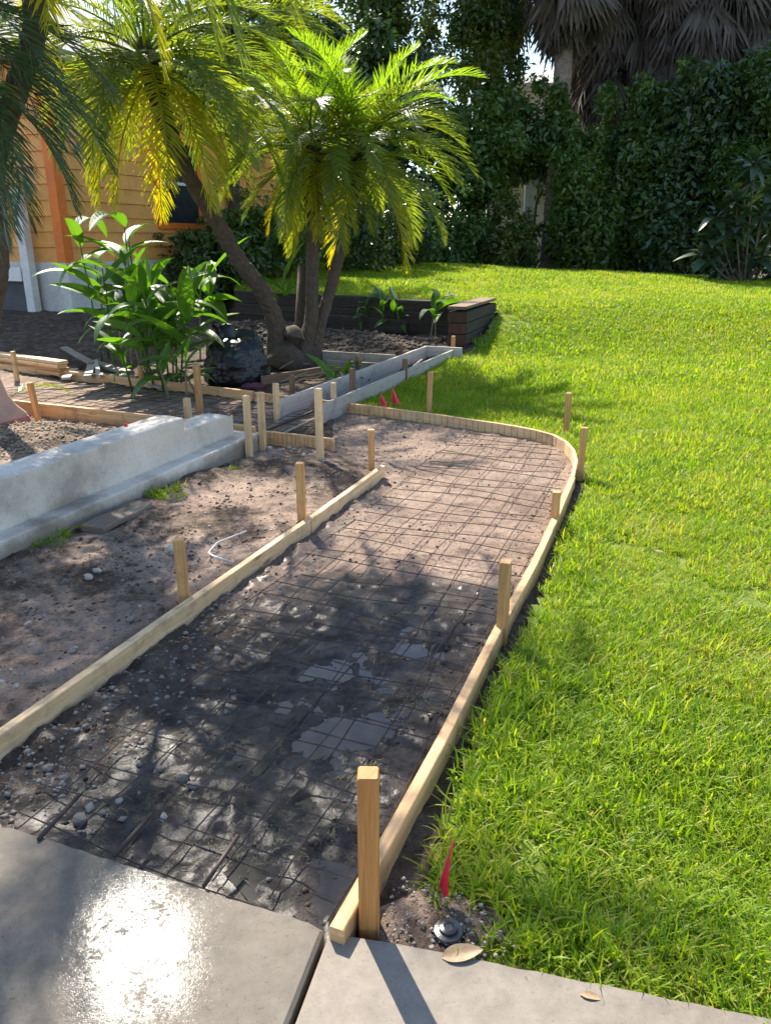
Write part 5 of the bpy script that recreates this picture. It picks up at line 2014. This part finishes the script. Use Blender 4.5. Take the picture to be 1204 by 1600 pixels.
def shrub(name, label, cat, base, lobes, n, size, mat, seed, trunk_h=None, tr=.06, limbs=5, droop=.3, group=None, aspect=.45):
    """lobes: (dx,dy,z,rx,ry,rz) relative to base"""
    e_ = empty(name, base, label, cat, group)
    r = np.random.default_rng(seed)
    C, R_ = [], []
    for dx, dy, z, rx, ry, rz in lobes:
        C.append((dx, dy, z))
        R_.append((rx, ry, rz))
        for _ in range(5):
            C.append((dx + r.normal() * rx * .55, dy + r.normal() * ry * .4, z + rz * r.uniform(.9, 1.25)))
            q6 = r.uniform(.18, .34)
            R_.append((rx * q6, ry * q6, rz * q6 * 1.3))
        for _ in range(11):
            d = r.normal(size=3)
            d /= np.linalg.norm(d)
            C.append((dx + d[0] * rx * .9, dy + d[1] * ry * .95, max(.2, z + d[2] * rz * .9)))
            q5 = r.uniform(.28, .5)
            R_.append((rx * q5, ry * q5 * 1.1, rz * q5))
    leaf_cloud('crown', C, R_, n, size, M[mat], e_, seed, droop, aspect)
    mb = MB()
    top = trunk_h or max(l[2] for l in lobes)
    for k in range(limbs):
        l = lobes[k % len(lobes)]
        ex, ey, ez = l[0] + r.normal() * l[3] * .5, l[1] + r.normal() * l[4] * .4, l[2] + r.normal() * .3 * l[5]
        mb.tube([(r.normal() * .08, r.normal() * .08, -.1), (ex * .35 + r.normal() * .1, ey * .35, ez * .45), (ex, ey, ez)], lambda i, s: (tr, tr * .7, tr * .25)[i], 7)
    mb.build('trunk', M['twig'], e_, smooth=True)
    return e_


# hedge beyond the lawn crest
HZ = lawn_z(0, 26.0)
def hedge_base(px, Y):
    return ((px - 602) / FOC * (Y * CT + 1.6 * ST), Y, float(lawn_z(0, Y)) - .1)


shrub('hedge_tree', 'dark broadleaf hedge tree just right of the round palm crown', 'tree', hedge_base(712, 26), [(0, 0, 1.6, 1.5, 1.2, 1.6), (.3, 0, 4.0, 1.6, 1.3, 1.2)], 26000, .19, 'hedge', 31)
shrub('hedge_tree', 'tall pale-leaved tree against the sky right of the palm crown', 'tree', hedge_base(735, 28), [(0, 0, 6.4, 1.4, 1.3, 1.8), (-.3, 0, 8.3, 1.0, 1.0, 1.1), (.6, .3, 7.4, 1.0, 1.0, 1.2)], 11000, .17, 'hedge_light', 32, trunk_h=6, tr=.14)
shrub('hedge_tree', 'dark hedge tree below the metal roof, gap in its middle', 'tree', hedge_base(815, 27), [(-.1, 0, 4.5, 1.3, 1.2, 1.2), (1.75, 0, 2.2, .6, 1.0, 2.0), (-.7, -.3, .8, .8, .8, .8)], 24000, .19, 'hedge', 33)
shrub('hedge_tree', 'broad dark hedge tree under the dead palm skirts', 'tree', hedge_base(972, 25.5), [(0, 0, 2.0, 1.8, 1.3, 2.0), (.5, 0, 3.9, 1.6, 1.3, 1.4)], 38000, .19, 'hedge', 34)
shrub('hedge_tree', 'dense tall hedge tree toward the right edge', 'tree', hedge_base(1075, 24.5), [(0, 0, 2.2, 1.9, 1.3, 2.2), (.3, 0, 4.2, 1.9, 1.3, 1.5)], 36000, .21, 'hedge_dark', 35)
shrub('hedge_tree', 'rightmost hedge tree rising behind the large-leaved shrub', 'tree', hedge_base(1200, 23.5), [(0, 0, 2.4, 2.0, 1.3, 2.4), (.5, 0, 4.8, 2.0, 1.3, 1.6)], 52000, .155, 'hedge', 36)
shrub('hedge_tree', 'hedge tree beyond the right edge of the view', 'tree', hedge_base(1330, 23), [(0, 0, 2.4, 2.0, 1.3, 2.4), (.5, 0, 4.8, 2.0, 1.3, 1.6)], 16000, .22, 'hedge_dark', 37)
shrub('hedge_shrub', 'small shrub with glinting leaves at the lawn edge below the palm fronds', 'shrub', hedge_base(665, 24.5), [(0, 0, .9, 1.2, .8, .9)], 5000, .15, 'hedge', 38)
shrub('hedge_shrub', 'slim leafy shrub before the white terrace posts', 'shrub', hedge_base(785, 25.2), [(.2, 0, 1.3, .75, .7, 1.3)], 4600, .15, 'hedge_light', 39)
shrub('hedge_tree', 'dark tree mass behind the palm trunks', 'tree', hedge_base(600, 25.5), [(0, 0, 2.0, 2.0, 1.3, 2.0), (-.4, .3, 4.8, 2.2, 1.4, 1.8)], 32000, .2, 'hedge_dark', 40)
shrub('hedge_tree', 'pale tree behind the palm crowns at the top', 'tree', hedge_base(560, 29), [(0, 0, 7.5, 2.6, 1.6, 2.2), (1.4, 0, 9.4, 2.0, 1.4, 1.6)], 22000, .2, 'hedge_light', 41, tr=.14)
shrub('hedge_tree', 'dark tree behind the house end and the leaning palm', 'tree', hedge_base(430, 26), [(0, 0, 2.6, 2.3, 1.4, 2.6), (-.4, .3, 6.2, 2.4, 1.6, 2.2)], 30000, .21, 'hedge', 42, tr=.12)
shrub('hedge_shrub', 'dark shrub hiding the foot of the bare cabbage palm trunk', 'shrub', hedge_base(905, 25.0), [(0, 0, 1.7, .95, .8, 1.8), (-.1, 0, 3.3, .8, .7, .9)], 13000, .18, 'hedge', 43)
# garden shrubs along the house
for px, Y, w, h, n, mat, lab in ((300, 15.2, .75, .75, 5200, 'hedge_dark', 'dark glossy shrub under the house window'), (375, 15.8, .8, .8, 5200, 'hedge', 'dark shrub between the window and the leaning palm trunk'),
                                 (445, 16.4, .9, .95, 6000, 'hedge', 'shrub with yellowish top behind the middle palm trunk'), (560, 18.2, 1.2, 1.15, 7500, 'hedge_dark', 'dark rounded shrub behind the right-leaning palm'),
                                 (640, 19.8, 1.0, 1.0, 5200, 'hedge_dark', 'dark low shrub at the left end of the lawn crest')):
    x = (px - 602) / FOC * (Y * CT + .6 * ST)
    zb = max(gz1(x, Y), .35)
    shrub('garden_shrub', lab, 'shrub', (x, Y, zb), [(0, 0, h * .8, w, w * .8, h * .75), (.15 * w, -.1, h * 1.1, w * .7, w * .6, h * .5)], n, .11, mat, int(px), tr=.03, group='shrubs beside the house')

# large-leaved shrub at the right edge
def rosette_shrub():
    Y = 19.0
    x0 = (1165 - 602) / FOC * (Y * CT + 1.0 * ST)
    zb = float(lawn_z(x0, Y)) - .03
    e_ = empty('large_leaf_shrub', (x0, Y, zb), 'large-leaved grey-green shrub with leaf rosettes at the right edge', 'shrub')
    r = np.random.default_rng(5)
    ms = []
    for i in range(4):
        mb = MB()
        mb.add(*simple_leaf(.50, .105, .25, .25 + .2 * i, n=7, m=4))
        me = mb.mesh('leaf', M['bigleaf'], True)
        a_ = me.attributes.new('tone', 'FLOAT', 'POINT')
        a_.data.foreach_set('value', np.full(len(me.vertices), .2 + .2 * i, np.float32))
        ms.append(me)
    heads = []
    for px, py in ((1120, 330), (1150, 355), (1190, 330), (1165, 275), (1200, 290), (1140, 390), (1185, 400), (1110, 370), (1215, 350), (1230, 300), (1130, 415), (1180, 250), (1100, 395), (1160, 425), (1210, 420), (1150, 310)):
        yy = Y + r.normal() * .35
        heads.append(np.array(AT(px, py, yy)) - np.array((x0, Y, zb)))
    for h in heads:
        h[2] = max(h[2], .25)
        mb = MB()
        mb.tube([(h[0] * .25, h[1] * .25, -.05), (h[0] * .7, h[1] * .7, h[2] * .5), tuple(h)], lambda i, s: (.03, .022, .014)[i], 6)
        mb.build('stem', M['twig'], e_)
        th = r.random() * 6.28
        for k in range(15):
            th += 2.4
            el = math.radians(62 - 5.6 * k + r.normal() * 6)
            link('leaf', ms[r.integers(0, 4)], e_, loc=tuple(h - np.array([0, 0, .012 * k])), rot=(r.normal() * .2, -el, th), scl=r.uniform(.7, 1.1))


rosette_shrub()


# ------------------------------------------------------------------ cabbage palms with dead skirts
def fan_mesh(R_, nseg, spread, droop, mat, seed, pet=.5):
    """fan leaf: petiole along +X then a folded fan, drooping tips"""
    r = np.random.default_rng(seed)
    vs_, fs, tone = [], [], []
    for s in (-1, 1):
        vs_ += [(0, s * .02, 0), (pet, s * .012, 0)]
        tone += [.6, .6]
    fs.append((0, 1, 3, 2))
    for k in range(nseg):
        a = math.radians(spread * (k / (nseg - 1) - .5) * 2)
        L = R_ * (1 - .35 * abs(a) / math.pi) * r.uniform(.85, 1.1)
        d = np.array([math.cos(a), math.sin(a), .12 * (-1) ** k])
        w = np.array([-math.sin(a), math.cos(a), 0]) * R_ * .045
        p = np.array([pet, 0, 0])
        o = len(vs_)
        tn = np.clip(r.normal(.5, .2), 0, 1)
        for q_ in range(4):
            u_ = q_ / 3
            hw = (.25, 1.0, .8, .08)[q_]
            vs_ += [p - w * hw, p + w * hw]
            tone += [tn, tn]
            dd = d + np.array([0, 0, -droop * u_ * u_ * (1 + .4 * r.normal())])
            p = p + dd / np.linalg.norm(dd) * L / 3
        for q_ in range(3):
            b = o + 2 * q_
            fs.append((b, b + 1, b + 3, b + 2))
    return fast_mesh('fan_frond', np.array([tuple(v) for v in vs_]), np.array(fs), mat, tone=np.array(tone))


DEAD = [fan_mesh(1.25, 18, sp_, .9, M['thatch'], 500 + i) for i, sp_ in enumerate((22, 30, 38, 26))]
LIVE = [fan_mesh(1.1, 26, 105, 1.0, M['fan'], 600 + i, pet=.9) for i in range(3)]


def sabal(px, Y, top_py, label, seed, skirt, nd, live=16, r0=.2):
    r = np.random.default_rng(seed)
    x, _, zt = AT(px, top_py, Y)
    zb = float(lawn_z(0, Y)) - .1
    e_ = empty('cabbage_palm', (x, Y, zb), label, 'palm tree', 'cabbage palms behind the hedge')
    H_ = zt - zb
    link('trunk', trunk_mesh([(r.normal() * .05, 0, 0), (0, 0, H_ * .5), (0, 0, H_)], r0 * 1.1, r0, M['sabal_bark'], bumps=.10, k=14, seed=seed), e_)
    for k in range(nd):
        f = (k + .5) / nd
        th = k * 2.4 + r.normal() * .3
        el = math.radians(-58 - 24 * f + r.normal() * 9)
        z = H_ + .1 - skirt * f
        rr = r0 * .8
        link('dead_frond', DEAD[r.integers(0, 4)], e_, loc=(rr * math.cos(th), rr * math.sin(th), z), rot=(r.normal() * .5, -el, th), scl=r.uniform(.95, 1.5))
    for k in range(live):
        th = k * 2.4
        el = math.radians(70 - 80 * (k / live) + r.normal() * 8)
        link('fan_frond', LIVE[r.integers(0, 3)], e_, loc=(.1 * math.cos(th), .1 * math.sin(th), H_ + .25), rot=(r.normal() * .2, -el, th), scl=r.uniform(.9, 1.2))


sabal(893, 26.6, -100, 'cabbage palm with a pale bare trunk showing below its skirt, left one', 51, 1.1, 90, r0=.26)
sabal(785, 30, -95, 'leftmost skirted cabbage palm, its trunk hidden by hedge leaves', 52, 1.7, 100)
sabal(955, 29.0, -70, 'cabbage palm just right of the bare trunk, long brown skirt', 53, 3.0, 130)
sabal(1040, 28.5, -90, 'cabbage palm with ragged grey hanging fronds right of centre', 54, 2.6, 110)
sabal(1115, 28.0, -100, 'cabbage palm second from the right edge with a grey skirt', 55, 2.6, 110)
sabal(1195, 28.5, -90, 'cabbage palm at the right edge', 56, 2.6, 110)
